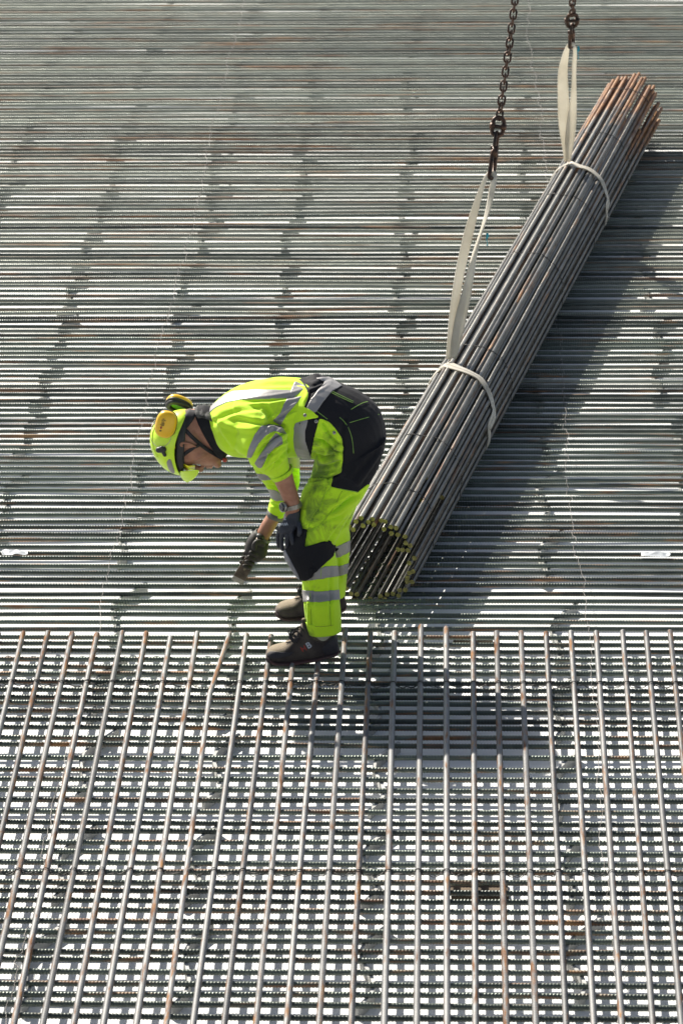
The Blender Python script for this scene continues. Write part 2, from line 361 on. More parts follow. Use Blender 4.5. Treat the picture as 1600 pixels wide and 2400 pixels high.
# ------------------------------------------------------------------ wavy spacers below the bars
sp_px = [(-550, 1790), (-170, 1790), (199, 1790), (505, 1790), (897, 1798), (1325, 1798), (1705, 1798)]
names = ['left of the kinked bar near the left edge', 'left', 'a']
for si, (px, py) in enumerate(sp_px):
    x0 = gz(px, py, .02).x; ph = random.uniform(0, 1); segs = MB()
    Y = 10.4; kk = 0
    while Y < 27.5:
        # each piece is an S-shaped strip 0.62 m long standing on edge
        L = .62; n = 16; pts = []
        off = random.uniform(-.03, .03); amp = random.uniform(.03, .05)
        for j in range(n+1):
            q = j/n; pts.append((x0+off+amp*math.sin(2*PI*q*1.0+ph)+(.5-q)*-.10, Y+q*L, .0195))
        V = []; 
        for j, p in enumerate(pts):
            a = Vector(pts[min(j+1, n)])-Vector(pts[max(j-1, 0)]); nrm = Vector((a.y, -a.x, 0)).normalized()
            for s_, z in ((-1, -.02), (-1, .0425), (1, .0425), (1, -.02)):
                wv = .008 if z < 0 else .006
                V.append((p[0]+nrm.x*s_*wv, p[1]+nrm.y*s_*wv, z))
        F = [(4*j+k, 4*j+(k+1) % 4, 4*(j+1)+(k+1) % 4, 4*(j+1)+k) for j in range(n) for k in range(4)]
        F += [(3, 2, 1, 0), (4*n, 4*n+1, 4*n+2, 4*n+3)]
        segs.add(V, F)
        Y += L+random.uniform(.08, .26); kk += 1
    where = ['beyond the left edge of the near mat', 'under the bars along the left edge', 'under the bars left of the bent bar', 'under the bars beside the bent bar',
             'under the bars below the worker and bundle end', 'under the bars right of the bundle shadow', 'under the bars at the right edge'][si]
    tag(segs.build('bar_spacer', M_spacer, smooth=False), 'grey snaking spacer strip %s' % where, 'spacer', 'spacer strips under the mat')

# ------------------------------------------------------------------ bits lying about
M_foil = noise_mat('white_plastic_film', (.26, .28, .30), (.48, .50, .52), 30, .45, 0, .5, 60, .004)
M_wood = noise_mat('dark_wet_board', (.05, .035, .02), (.14, .10, .06), 14, .8, 0, .6)
for (x, y, wd, lab) in ((35, 1297, .12, 'white scrap of plastic film on the crossbars at the left edge'), (1535, 1302, .13, 'white scrap of plastic film on the crossbars at the right edge'),
        ):
    if not lab: continue
    P = gz(x, y, ZC+.012); V = []; 
    for i in range(9):
        for j in range(5):
            V.append((P.x+(i/8-.5)*wd*(1-.25*abs(j/4-.5))+random.uniform(-.004, .004), P.y+(j/4-.5)*.055+random.uniform(-.006, .006), P.z+random.uniform(0, .012)))
    F = [(i*5+j, i*5+5+j, i*5+6+j, i*5+1+j) for i in range(8) for j in range(4)]
    o = obj('plastic_scrap', mesh('plastic_scrap', V, F), M_foil); o.modifiers.new('s', 'SUBSURF').levels = 1; o.modifiers.new('t', 'SOLIDIFY').thickness = .0006
    tag(o, lab, 'plastic scrap', 'scraps of film on the mat')
for (x, y, sx, sy, rz, lab) in ((1122, 2086, .20, .12, .05, 'dark brown board offcut under the bars low in the picture'), (1108, 1502, .16, .05, -.03, 'dark brown board offcut under the bar ends right of the boot')):
    P = gz(x, y, .012); mb = MB(); mb.box((P.x, P.y, .010), (sx, sy, .018), Matrix.Rotation(rz, 3, 'Z')); o = mb.build('wood_offcut', M_wood, smooth=False); b_ = o.modifiers.new('b', 'BEVEL'); b_.width = .003
    tag(o, lab, 'board offcut')
# ------------------------------------------------------------------ rolled bundle of bars
HC1, HC2 = .232, .270
C1 = gz(884, 1312, HC1); C2 = gz(1484, 246, HC2)
AX = (C2-C1).normalized(); LBUN = (C2-C1).length
U_ = Vector((0, 0, 1)); S_ = AX.cross(U_).normalized(); U_ = S_.cross(AX).normalized()   # S_ = to the right
print('BUNDLE length', LBUN, C1, C2)
discs = [(185,405),(265,355),(315,325),(235,440),(350,395),(405,365),(447,338),(470,388),(548,352),(597,362),(582,450),(668,410),(725,425),(672,488),(748,500),
 (828,522),(843,592),(885,632),(858,690),(800,678),(740,685),(932,780),(875,832),(922,920),(875,942),(855,995),(845,1058),(903,1058),(765,1140),(828,1138),(748,1217),
 (682,1195),(617,1197),(592,1252),(540,1215),(512,1265),(430,1240),(370,1258),(275,1190),(210,1178),(147,1138),(228,1265),(290,1265),
 (140,470),(95,520),(70,600),(110,650),(60,720),(45,800),(80,860),(50,930),(75,1010),(110,1075),(90,1140)]
bun = empty('rebar_bundle', C1-Vector((0, 0, HC1-.08)))
tag(bun, 'long rolled bundle of ribbed steel bars hanging slanted in two white slings', 'rebar bundle')
BB = rebar_mesh('rolled_bar_mesh', LBUN, centre=False, R=.0098, seg=12, pitch=.0115, hrib=.0013, slant=.5); BB.materials.append(M_bundle)
BB2 = rebar_mesh('rolled_bar_mesh_b', LBUN, centre=False, R=.0098, seg=12, pitch=.0095, hrib=.0017, slant=.9); BB2.materials.append(M_bundle)
BB.materials.append(M_end); BB2.materials.append(M_end)
M_rustb = steel_mat('rusty_rolled_bar', (.07, .055, .04), (.20, .15, .11), .52, metallic=.4, rough=.45, coord_scale=(1.5, 60, 60))
for B_ in (BB, BB2):
    a = np.zeros(len(B_.polygons), dtype=np.int32); a[-2] = 1; a[-1] = 1; B_.polygons.foreach_set('material_index', a)
local = []
for (dx, dy) in discs:
    P = gplane(780+dx/4.9, 1150+dy/4.9, C1, AX); local.append(((P-C1).dot(S_), (P-C1).dot(U_)))
lx = np.array(local)
print('bundle extents', lx.min(0), lx.max(0))
cx, cy = (lx.min(0)+lx.max(0))/2
ROUT = np.max(np.hypot(lx[:, 0]-cx, lx[:, 1]-cy))
print('centre', cx, cy, 'R', ROUT)
BC = C1 + S_*cx + U_*cy
# bar ring gets slightly rounder and tighter where the slings pinch; keep bars straight
RUSTY = (7, 20)
INNER_FILL = [(lx_[0]*.0+cx+ROUT*q*math.cos(t), cy+ROUT*q*math.sin(t)) for q, t in ((.78,.3),(.8,1.0),(.76,1.7),(.8,2.3),(.74,3.0),(.79,3.7),(.77,4.4),(.8,5.0),(.76,5.7),(.55,.7),(.5,2.6),(.56,4.1),(.5,5.3)) for lx_ in [(0, 0)]]  # extra bars deep in the roll, added to darken its hollow and shadow
NR = len(local)
local_all = local+INNER_FILL
for i, (a, b) in enumerate(local_all):
    o = bpy.data.objects.new('steel_bar', BB if random.random() < .6 else BB2); COL.objects.link(o)
    P = C1+S_*a+U_*b
    # far end: same place in the ring, slightly spiralled and slightly contracted
    th = math.radians(6); aa, bb = a-cx, b-cy
    k = 1.03
    fa, fb = cx+k*(aa*math.cos(th)-bb*math.sin(th))+random.uniform(-.006, .006), cy+k*(aa*math.sin(th)+bb*math.cos(th))+random.uniform(-.006, .006)
    Q = C2+S_*fa+U_*fb
    d = (Q-P).normalized(); st = random.uniform(-.02, .05)
    rot = d.to_track_quat('X', 'Z').to_matrix().to_4x4() @ Matrix.Rotation(random.uniform(0, 2*PI), 4, 'X')
    o.parent = bun; o.matrix_parent_inverse = bun.matrix_world.inverted()
    L2 = (Q-P).length+random.uniform(-.09, .07)-(1.5 if i >= NR else 0)
    if i in RUSTY: o.material_slots[0].link = 'OBJECT'; o.material_slots[0].material = M_rustb
    o.matrix_world = Matrix.Translation(P+d*((random.uniform(.5, 1.6) if i >= NR else 0.0 if i < 43 else st)+random.uniform(-.012, .012))) @ rot @ Matrix.Diagonal((L2/LBUN, 1, 1, 1))
# ring outline at a distance s along the bundle: hull radius per angle
def ring(s, n=64, extra=.012):
    f = s/LBUN; th = math.radians(6)*f; k = 1+.03*f; out = []
    pts = [((a-cx)*k, (b-cy)*k) for a, b in local]; pts = [(x*math.cos(th)-y*math.sin(th), x*math.sin(th)+y*math.cos(th)) for x, y in pts]
    for j in range(n):
        t = 2*PI*j/n; c, s_ = math.cos(t), math.sin(t)
        r = max(x*c+y*s_ for x, y in pts)+extra
        out.append((r, t))
    # support function -> boundary points of the hull
    res = []
    for j in range(n):
        r, t = out[j]; r2, t2 = out[(j+1) % n]
        x = (r*math.sin(t2)-r2*math.sin(t))/math.sin(t2-t); y = (r2*math.cos(t)-r*math.cos(t2))/math.sin(t2-t)
        res.append((x, y))
    C = C1+(C2-C1)*f+S_*cx+U_*cy
    return [C+S_*x+U_*y for x, y in res], C
for s in (.42, 1.05, 2.35, 3.9, 5.0, 6.3, LBUN-.35):
    R_, C = ring(min(s, LBUN-.2), 60, .011)
    pts = []
    for j, p in enumerate(R_):
        wob = AX*random.uniform(-.012, .012)
        pts.append(p+wob+(C-p).normalized()*random.uniform(0, .006))
    mb = MB(); mb.tube(pts, .0017, 5, closed=True)
    pts = [p+AX*random.uniform(-.006, .006) for p in pts]; mb.tube(pts, .0015, 5, closed=True)
    mb.build('wire_band', M_wire, bun)
# ------------------------------------------------------------------ slings
def on_bundle(px, py, extra=.014):
    """hit of a pixel ray with the cylinder round the bundle, as (angle, s, point)"""
    d = ray(px, py); O = CP-BC
    fx = lambda v: Vector((v.dot(S_), v.dot(U_), v.dot(AX)))
    o_, d_ = fx(O), fx(d); R = ROUT+extra
    a = d_.x**2+d_.y**2; b = 2*(o_.x*d_.x+o_.y*d_.y); c = o_.x**2+o_.y**2-R*R; disc = b*b-4*a*c
    t = (-b-math.sqrt(max(disc, 0)))/(2*a); p = o_+d_*t
    return math.atan2(p.y, p.x), p.z
def hull_pt(ang, s, extra=.012):
    f = s/LBUN; th = math.radians(6)*f; k = 1+.03*f
    c, s_ = math.cos(ang), math.sin(ang); best = 0
    pts = [((a-cx)*k, (b-cy)*k) for a, b in local]; pts = [(x*math.cos(th)-y*math.sin(th), x*math.sin(th)+y*math.cos(th)) for x, y in pts]
    # radial distance of the convex hull in direction ang via support lines
    r = 9
    for j in range(48):
        t = 2*PI*j/48; q = math.cos(t-ang)
        if q > .05:
            h = max(x*math.cos(t)+y*math.sin(t) for x, y in pts)+extra
            r = min(r, h/q)
    return C1+(C2-C1)*f+S_*(cx+r*c)+U_*(cy+r*s_)
def sling(band_px, label, tagpx):
    S = empty('lifting_sling', (0, 0, 0)); 
    prm = [on_bundle(x, y) for x, y in band_px]
    A = [p[0] for p in prm]; Sv = [p[1] for p in prm]
    A = list(np.unwrap(A)); dirn = A[-1]-A[0]
    # go on round the back to the start
    end = A[0]+(2*PI if dirn > 0 else -2*PI); n = 14; sE = Sv[-1]
    for k in range(1, n+1):
        q = k/n; A.append(A[len(prm)-1]+(end-A[len(prm)-1])*q); Sv.append(sE+(Sv[0]-sE)*q)
    cen = [hull_pt(a, s, .0135) for a, s in zip(A, Sv)]
    cen = [Vector(p) for p in catmull(cen, 3)]
    CB = C1+(C2-C1)*.5+S_*cx+U_*cy
    return S, cen
def side_dir(cen):
    out = []; n = len(cen)
    for i, p in enumerate(cen):
        t = (cen[min(i+1, n-1)]-cen[max(i-1, 0)]).normalized()
        rad = (p-BC); rad -= AX*rad.dot(AX); rad.normalize(); out.append(t.cross(rad).normalized())
    return out
z7 = lambda x, y: (1000+x/6.533, 780+y/6.533)
z5 = lambda x, y: (1000+x/2.613, y/2.613)
near_band = [z7(*p) for p in [(275, 430), (400, 455), (560, 490), (700, 540), (850, 620), (960, 740), (1060, 880), (1120, 1020), (1160, 1180), (1140, 1300), (1090, 1440)]]
far_band = [z5(*p) for p in [(862, 985), (920, 990), (985, 1005), (1040, 1035), (1085, 1075), (1115, 1120), (1138, 1170), (1150, 1220), (1145, 1270)]]
APY = (C1.y+C2.y)/2
APEX = gy(1380, -960, APY)
def line_pt(P1, px, py):
    """point of the line P1->APEX nearest to a pixel ray"""
    d = ray(px, py); e = (APEX-P1).normalized(); w0 = CP-P1
    a, b, c, dd, ee = 1, d.dot(e), 1, d.dot(w0), e.dot(w0)
    t = (ee-b*dd)/(1-b*b); return P1+e*t
RIGHT = RM @ Vector((1, 0, 0))
def face_cam(P): return RIGHT
for which, band, lab, hookpx, plies, tpx in (
    ('near', near_band, 'off-white webbing sling choked round the lower part of the bar bundle', (1151, 408),
        # two plies: list of (px, py, half-width px, twist)
        [[(1050, 842, 7, .3), (1056, 800, 10, .5), (1062, 740, 11, .7), (1070, 680, 11, .8), (1082, 615, 12, .6), (1098, 545, 12, .5), (1116, 480, 9, .3), (1132, 430, 6, 0), (1145, 405, 5, -.5), (1152, 402, 5, -.9)],
         [(1060, 840, 10, -.2), (1070, 790, 14, .1), (1080, 740, 15, .2), (1092, 690, 13, 0), (1102, 640, 10, -.3), (1113, 590, 6, -.9), (1128, 540, 4, -1.2), (1143, 490, 6, -.8), (1153, 440, 8, -.3), (1158, 412, 7, 0), (1153, 402, 6, .3)]],
        (1140, 560)),
    ('far', far_band, 'off-white webbing sling choked round the upper part of the bar bundle', (1338, 104),
        [[(1326, 378, 5, .2), (1324, 340, 8, .3), (1321, 290, 13, .1), (1319, 230, 13, 0), (1318, 170, 11, .1), (1325, 125, 7, .3), (1332, 104, 4, .5), (1338, 98, 4, .9)],
         [(1330, 378, 6, -.2), (1334, 330, 11, 0), (1339, 280, 11, .1), (1343, 230, 7, .5), (1344, 180, 5, .9), (1345, 140, 5, 1.0), (1346, 118, 4, .6), (1340, 100, 4, 0)]],
        (1353, 122))):
    S, cen = sling(band, lab, tpx)
    S.location = cen[0]; S.matrix_world = Matrix.Translation(cen[0]); tag(S, lab, 'sling')
    wd = side_dir(cen)
    P1 = cen[0].copy()
    mb = MB(); mb.ribbon([p+w_*.0115 for p, w_ in zip(cen, wd)], wd, .0215, .0035)
    mb.ribbon([p-w_*.0115+AX.cross(w_)*.001 for p, w_ in zip(cen, wd)], wd, .0215, .004)
    mb.build('choker_band', M_web, S)
    # the bight that the band runs through
    # hanging plies
    for pl in plies:
        rows_ = catmull(pl, 5); pts = []; wds = []; ws = []
        for (x, y, hw, tw) in rows_:
            base = line_pt(P1, x, y); n_ = -ray(x, y)
            P = gplane(x, y, base, Vector((0, -1, .15)).normalized())
            pts.append(P); rr = Matrix.Rotation(tw, 3, (APEX-P1).normalized()) @ RIGHT; wds.append(rr)
            ws.append((2.0 if which == 'far' else 1.75)*hw*(P-CP).length/FPX/max(.35, abs(math.cos(tw))))
        mb = MB(); mb.ribbon(pts, wds, ws, .0035); mb.build('hanging_strap', M_web, S)
    # knot of webbing at the choke point
    kp = P1; mb = MB(); kd = wd[0]
    ctr = [kp+(APEX-P1).normalized()*(-.012)+kd*k_*.03 for k_ in (-1, -.5, 0, .5, 1)]
    mb.tube(catmull([p+(kp-BC).normalized()*0 for p in ctr], 4), .0085, 8); mb.build('choke_fold', M_web, S)
    # teal identification label
    tx, ty = tpx; base = line_pt(P1, tx, ty)
    lp = [gplane(tx+dx, ty+dy, base, Vector((0, -1, 0))) for dx, dy in ((1, -14), (2, -6), (-1, 2), (2, 10), (1, 16))]
    mb = MB(); mb.ribbon(lp, [Matrix.Rotation(.5*k, 3, 'Z') @ RIGHT for k in range(5)], [.010, .016, .008, .012, .014], .0015); mb.build('sling_label', M_teal, S)
    # ---- chain of this leg
    top = APEX; pn = Vector((0, -1, .15)).normalized(); hook = gplane(*hookpx, line_pt(P1, *hookpx), pn)
    toppx = (1207, 0) if which == 'near' else (1341, 0); e = (gplane(*toppx, line_pt(P1, *toppx), pn)-hook).normalized()
    CH = empty('lifting_chain', hook); tag(CH, 'rusty brown steel chain %s' % ('ending in a long hook above the lower sling' if which == 'near' else 'coming straight down to the upper sling at the top edge'), 'chain')
    xd = (RIGHT-e*RIGHT.dot(e)).normalized(); yd = e.cross(xd).normalized()
    def stadium(c, l, wdt, rot, n=28):
        a = xd*math.cos(rot)+yd*math.sin(rot); out = []
        for k in range(n):
            t = 2*PI*k/n; st_ = (l-wdt)/2
            out.append(c+e*(math.sin(t)*wdt/2+(st_ if math.sin(t) >= 0 else -st_))+a*math.cos(t)*wdt/2)
        return out
    # hook: two-cheeked clevis with a shank and a long body
    s0 = 0.0
    k = (P1-CP).length/FPX
    hl = .175 if which == 'near' else .12
    mb = MB(); body = stadium(hook+e*(hl*.33), hl*.75, .030, .9); mb.tube([p-e*.012 for p in body], .0105, 8, closed=True); 
    mb.tube([hook+e*(hl*.45), hook+e*(hl*.75)], [.020, .017], 8)
    mb.tube([hook+e*hl*.72-xd*.022, hook+e*hl*.72+xd*.016], .0095, 8)
    mb.tube(stadium(hook+e*(hl*.93), hl*.42,   .030, 1.2), .0085, 8, closed=True)
    mb.build('hook', M_chain, CH)
    cp = hook+e*(hl*1.12+.03)
    mb = MB(); mb.tube(stadium(cp, .088, .052, .15), .0105, 9, closed=True); mb.tube([cp-xd*.03, cp+xd*.03], .0095, 8)
    mb.tube([cp-xd*.026-e*.012, cp-xd*.026+e*.012], .0145, 8); mb.tube([cp+xd*.026-e*.012, cp+xd*.026+e*.012], .0145, 8)
    mb.build('coupling_link', M_chain, CH)
    c = cp+e*(.044+.012); k = 0
    while pxof(c)[1] > -170:
        mb = MB(); mb.tube(stadium(Vector((0, 0, 0)), .050, .030, (.25 if k % 2 == 0 else .25+PI/2)+random.uniform(-.2, .2), 22), 0.0051, 7, closed=True)
        o = mb.build('link', M_chain); o.location = c; o.parent = CH; o.matrix_parent_inverse = CH.matrix_world.inverted()
        c = c+e*.0345+xd*random.uniform(-.001, .001); k += 1
    print('links', k)
# ------------------------------------------------------------------ worker
YN = gz(690, 1552, .085).y+.045; YF = gz(660, 1456, .064).y+.045
Y0 = (YN+YF)/2; DN, DF = YN-Y0, YF-Y0
Z1 = lambda x, y: (320+x/2.45, 850+y/2.45)
Z2 = lambda x, y: (330+x/5.407, 900+y/5.407)
Z3 = lambda x, y: (520+x/4.3556, 1100+y/4.3556)
Z4 = lambda x, y: (560+x/4.126, 860+y/4.126)
Z6 = lambda x, y: (550+x/8.711, 1160+y/8.711)
Z8 = lambda x, y: (640+x/13.07, 1120+y/13.07)
ZS = lambda x, y: (600+x/7.127, 1380+y/7.127)
def Pd(uv, d=0.0): return gy(uv[0], uv[1], Y0+d)
def section(p1, p2, w_, d, n, e=2.0, shrink=1.0):
    A = Pd(p1, d); B = Pd(p2, d); c = (A+B)/2; a = (B-A)/2
    L = a.length; cz = abs(a.z)/max(L, 1e-6); k = math.sqrt(max(L*L-(w_*.364*cz)**2, (.55*L)**2))/L
    a = a*k*shrink; b = Vector((0, w_*shrink, 0)); out = []
    for i in range(n):
        t = 2*PI*i/n; ct, st = math.cos(t), math.sin(t)
        out.append(c+a*math.copysign(abs(ct)**(2/e), ct)+b*math.copysign(abs(st)**(2/e), st))
    return out
def loft(secs, Z, n=28, sub=4, e=2.2, shrink=1.0, cap=True, mb=None, mod=None):
    rowsv = [np.array(list(Z(*s[0]))+list(Z(*s[1]))+[s[2], s[3]]) for s in secs]
    rowsv = catmull(rowsv, sub) if sub > 1 else rowsv
    V = []; m = len(rowsv)
    for i, r in enumerate(rowsv):
        sec = section((r[0], r[1]), (r[2], r[3]), max(r[4], .004), r[5], n, e, shrink)
        if mod: sec = mod(i/(m-1), sec)
        V += sec
    F = [(i*n+k, (i+1)*n+k, (i+1)*n+(k+1) % n, i*n+(k+1) % n) for i in range(m-1) for k in range(n)]
    if cap: F.append(tuple(range(n))); F.append(tuple((m-1)*n+k for k in range(n-1, -1, -1)))
    mb = mb or MB(); mb.add(V, F); return mb
def cap_tube(mb, pts, rs, n=10):
    """tapered limb with rounded ends"""
    pts = [Vector(p) for p in pts]; P = [np.array(list(p)+[r]) for p, r in zip(pts, rs)]; C = catmull(P, 4)
    pts = [Vector(c[:3]) for c in C]; rs = [c[3] for c in C]
    t0 = (pts[0]-pts[1]).normalized(); t1 = (pts[-1]-pts[-2]).normalized()
    pre = [(pts[0]+t0*rs[0]*math.sin(a), rs[0]*math.cos(a)) for a in (1.35, .9, .45)]
    post = [(pts[-1]+t1*rs[-1]*math.sin(a), rs[-1]*math.cos(a)) for a in (.45, .9, 1.35)]
    pts = [p for p, _ in pre]+pts+[p for p, _ in post]; rs = [r for _, r in pre]+rs+[r for _, r in post]
    mb.tube(pts, rs, n)
def bake(mb, voxel, smooth=2, name='tmp'):
    me = mb.mesh(name); o = bpy.data.objects.new(name, me); COL.objects.link(o)
    # consistent outward normals are not needed by the voxel remesher
    r = o.modifiers.new('r', 'REMESH'); r.mode = 'VOXEL'; r.voxel_size = voxel; r.adaptivity = 0
    if smooth: s = o.modifiers.new('s', 'SMOOTH'); s.iterations = smooth; s.factor = .5
    dg = bpy.context.evaluated_depsgraph_get(); ev = o.evaluated_get(dg); m2 = bpy.data.meshes.new_from_object(ev)
    bpy.data.objects.remove(o); bpy.data.meshes.remove(me); return m2
def vget(me):
    v = np.empty(len(me.vertices)*3, np.float32); me.vertices.foreach_get('co', v); return v.reshape(-1, 3).astype(float)
def nget(me):
    v = np.empty(len(me.vertices)*3, np.float32); me.vertices.foreach_get('normal', v); return v.reshape(-1, 3).astype(float)
RMn = np.array([[RM[i][j] for j in range(3)] for i in range(3)])
def to_px(V):
    c = (V-np.array([0, 0, H])) @ RMn; return 800+FPX*c[:, 0]/-c[:, 2], 1200-FPX*c[:, 1]/-c[:, 2]
def facing(V, Nn):
    d = V-np.array([0, 0, H]); d /= np.linalg.norm(d, axis=1)[:, None]; return -(d*Nn).sum(1)
def vnoise(V, sc3, seed=0.0):
    return np.array([noise.noise(Vector((v[0]*sc3[0]+seed, v[1]*sc3[1], v[2]*sc3[2]))) for v in V])
def crease(me, lines, namp=.003, nsc=(9, 9, 9), Z=None, mpp=.00172):
    """push cloth in (or out, negative depth) along fold lines given in photo pixels"""
    V = vget(me); Nn = nget(me); u, v = to_px(V); f = np.clip(facing(V, Nn)*3+.3, 0, 1)
    disp = np.zeros(len(V))
    for (pts, depth, width) in lines:
        q = [Z(*p) for p in pts]; dm = np.full(len(V), 1e9); tt = np.zeros(len(V))
        for i in range(len(q)-1):
            ax, ay = q[i]; bx, by = q[i+1]; L2 = (bx-ax)**2+(by-ay)**2
            t = np.clip(((u-ax)*(bx-ax)+(v-ay)*(by-ay))/L2, 0, 1); dd = np.hypot(u-ax-t*(bx-ax), v-ay-t*(by-ay))
            m = dd < dm; dm[m] = dd[m]; tt[m] = ((i+t)/(len(q)-1))[m]
        x = dm*mpp/width; end = np.clip(np.minimum(tt, 1-tt)*6+.25, 0, 1)
        disp += -1.35*depth*(np.exp(-x*x)-.45*np.exp(-((x-1.7)**2)*1.2))*f*end
    if namp: disp += vnoise(V, nsc)*namp+vnoise(V, tuple(q*2.3 for q in nsc), 7)*namp*.4
    V = V+Nn*disp[:, None]; me.vertices.foreach_set('co', V.astype(np.float32).ravel()); me.update()
def in_poly(u, v, poly):
    r = np.zeros(len(u), bool); n = len(poly)
    for i in range(n):
        x1, y1 = poly[i]; x2, y2 = poly[(i+1) % n]
        c = (y1 > v) != (y2 > v); xi = (x2-x1)*(v-y1)/((y2-y1) if y2 != y1 else 1e-9)+x1; r ^= c & (u < xi)
    return r
def patch(name, me, polys, mat, parent, off=.0016, near=True, thick=.002, dcut=None, label=None):
    V = vget(me); Nn = nget(me); nf = len(me.polygons)
    cen = np.empty(nf*3, np.float32); me.polygons.foreach_get('center', cen); cen = cen.reshape(-1, 3).astype(float)
    fn = np.empty(nf*3, np.float32); me.polygons.foreach_get('normal', fn); fn = fn.reshape(-1, 3).astype(float)
    u, v = to_px(cen); sel = np.zeros(nf, bool)
    for p in polys: sel |= in_poly(u, v, p)
    if near: sel &= facing(cen, fn) > -.25
    if dcut is not None: sel &= (cen[:, 1]-Y0 > dcut[0]) & (cen[:, 1]-Y0 < dcut[1])
    ids = np.nonzero(sel)[0]
    if len(ids):
        v2f = {}
        for i in ids:
            for k in me.polygons[i].vertices: v2f.setdefault(k, []).append(i)
        left = set(ids.tolist()); comps = []
        while left:
            st = [left.pop()]; comp = [st[0]]
            while st:
                f = st.pop()
                for k in me.polygons[f].vertices:
                    for g in v2f[k]:
                        if g in left: left.discard(g); st.append(g); comp.append(g)
            comps.append(comp)
        comps.sort(key=len); ids = np.array(sorted(comps[-1]))
    if len(ids) == 0: print('EMPTY PATCH', name); return None
    faces = [tuple(me.polygons[i].vertices) for i in ids]
    used = sorted({k for f in faces for k in f}); mp = {k: i for i, k in enumerate(used)}
    faces = [tuple(mp[k] for k in f) for f in faces]; P = V[used]; Q = Nn[used]
    ec = {}
    for f in faces:
        for a, b in zip(f, f[1:]+f[:1]): e = (min(a, b), max(a, b)); ec[e] = ec.get(e, 0)+1
    nb_ = {}
    for (a, b), c in ec.items():
        if c == 1: nb_.setdefault(a, []).append(b); nb_.setdefault(b, []).append(a)
    for it in range(5):
        newp = {a: P[a]*.4+.6*np.mean([P[k] for k in l], axis=0) for a, l in nb_.items() if len(l) == 2}
        for a, p in newp.items(): P[a] = p
    P = P+Q*off
    m2 = mesh(name, P, faces); o = obj(name, m2, mat, parent)
    s = o.modifiers.new('thickness', 'SOLIDIFY'); s.thickness = thick; s.offset = -1
    if label: o['label'] = label
    return o
from mathutils.bvhtree import BVHTree
def bvh_of(me): return BVHTree.FromPolygons([v.co for v in me.vertices], [tuple(p.vertices) for p in me.polygons])
def surf_pts(bvh, pts, off=.003, fallback=0.0):
    """points and normals where pixel rays meet a surface"""
    out = []
    for p in pts:
        h = bvh.ray_cast(CP, ray(*p)); 
        if h[0] is None: q = Pd(p, fallback); h = bvh.find_nearest(q)
        nrm = h[1] if h[1].dot(ray(*p)) < 0 else -h[1]
        out.append((h[0]+nrm*off, nrm))
    return out
def strap(name, bvh, pts, width, mat, parent, off=.003, th=.002, sub=4):
    q = [tuple(c) for c in catmull(pts, sub)]; sp = surf_pts(bvh, q, off); P = [s[0] for s in sp]
    P = [P[0]]+[(P[i-1]+P[i]*2+P[i+1])/4 for i in range(1, len(P)-1)]+[P[-1]]
    wds = []
    for i in range(len(P)):
        t = (P[min(i+1, len(P)-1)]-P[max(i-1, 0)]).normalized(); wds.append(t.cross(sp[i][1]).normalized())
    mb = MB(); mb.ribbon(P, wds, width, th); return mb.build(name, mat, parent)
# materials of the worker
def cloth_mat(name, base, dirt=None, dscale=9, dlo=.52, rough=.85, weave=900, region=None):
    m, t, b = new_mat(name); tc = N(t, 'ShaderNodeTexCoord')
    n = N(t, 'ShaderNodeTexNoise'); n.inputs['Scale'].default_value = dscale; n.inputs['Detail'].default_value = 7; n.inputs['Roughness'].default_value = .65; n.inputs['Distortion'].default_value = .6
    t.links.new(tc.outputs['Object'], n.inputs['Vector'])
    n2 = N(t, 'ShaderNodeTexNoise'); n2.inputs['Scale'].default_value = 5; n2.inputs['Detail'].default_value = 3; t.links.new(tc.outputs['Object'], n2.inputs['Vector'])
    c = ramp(t, n2.outputs[0], [(.3, tuple(q*.86 for q in base)), (.7, base)])
    if dirt:
        src = n.outputs[0]
        if region:     # soiling concentrated round given places (x, z, radius, amount)
            sx = N(t, 'ShaderNodeSeparateXYZ'); t.links.new(tc.outputs['Object'], sx.inputs[0])
            for (cx_, cz_, rad, amt) in region:
                cb = N(t, 'ShaderNodeCombineXYZ'); t.links.new(sx.outputs[0], cb.inputs[0]); t.links.new(sx.outputs[2], cb.inputs[2])
                ds = N(t, 'ShaderNodeVectorMath', operation='DISTANCE'); t.links.new(cb.outputs[0], ds.inputs[0]); ds.inputs[1].default_value = (cx_, 0, cz_)
                mr = N(t, 'ShaderNodeMapRange'); mr.inputs[1].default_value = 0; mr.inputs[2].default_value = rad; mr.inputs[3].default_value = amt; mr.inputs[4].default_value = 0; t.links.new(ds.outputs['Value'], mr.inputs[0])
                ad = N(t, 'ShaderNodeMath', operation='ADD'); t.links.new(src, ad.inputs[0]); t.links.new(mr.outputs[0], ad.inputs[1]); src = ad.outputs[0]
        k = ramp(t, src, [(dlo, 0.), (dlo+.22, .85)])
        mx = N(t, 'ShaderNodeMix', data_type='RGBA'); mx.inputs[7].default_value = (*dirt, 1); t.links.new(k, mx.inputs[0]); t.links.new(c, mx.inputs[6]); c = mx.outputs[2]
    t.links.new(c, b.inputs['Base Color']); b.inputs['Roughness'].default_value = rough
    b.inputs['Sheen Weight'].default_value = .12 if base[1] > .3 else .0
    b.inputs['Specular IOR Level'].default_value = .35
    n3 = N(t, 'ShaderNodeTexNoise'); n3.inputs['Scale'].default_value = 45; n3.inputs['Detail'].default_value = 4; t.links.new(tc.outputs['Object'], n3.inputs['Vector'])
    bp = N(t, 'ShaderNodeBump'); bp.inputs['Strength'].default_value = .35; bp.inputs['Distance'].default_value = .004; t.links.new(n3.outputs[0], bp.inputs['Height']); t.links.new(bp.outputs[0], b.inputs['Normal'])
    return m
def wz(Z, x, y): p = Pd(Z(x, y), -.15); return p.x, p.z
LIME = (.55, .86, .02)
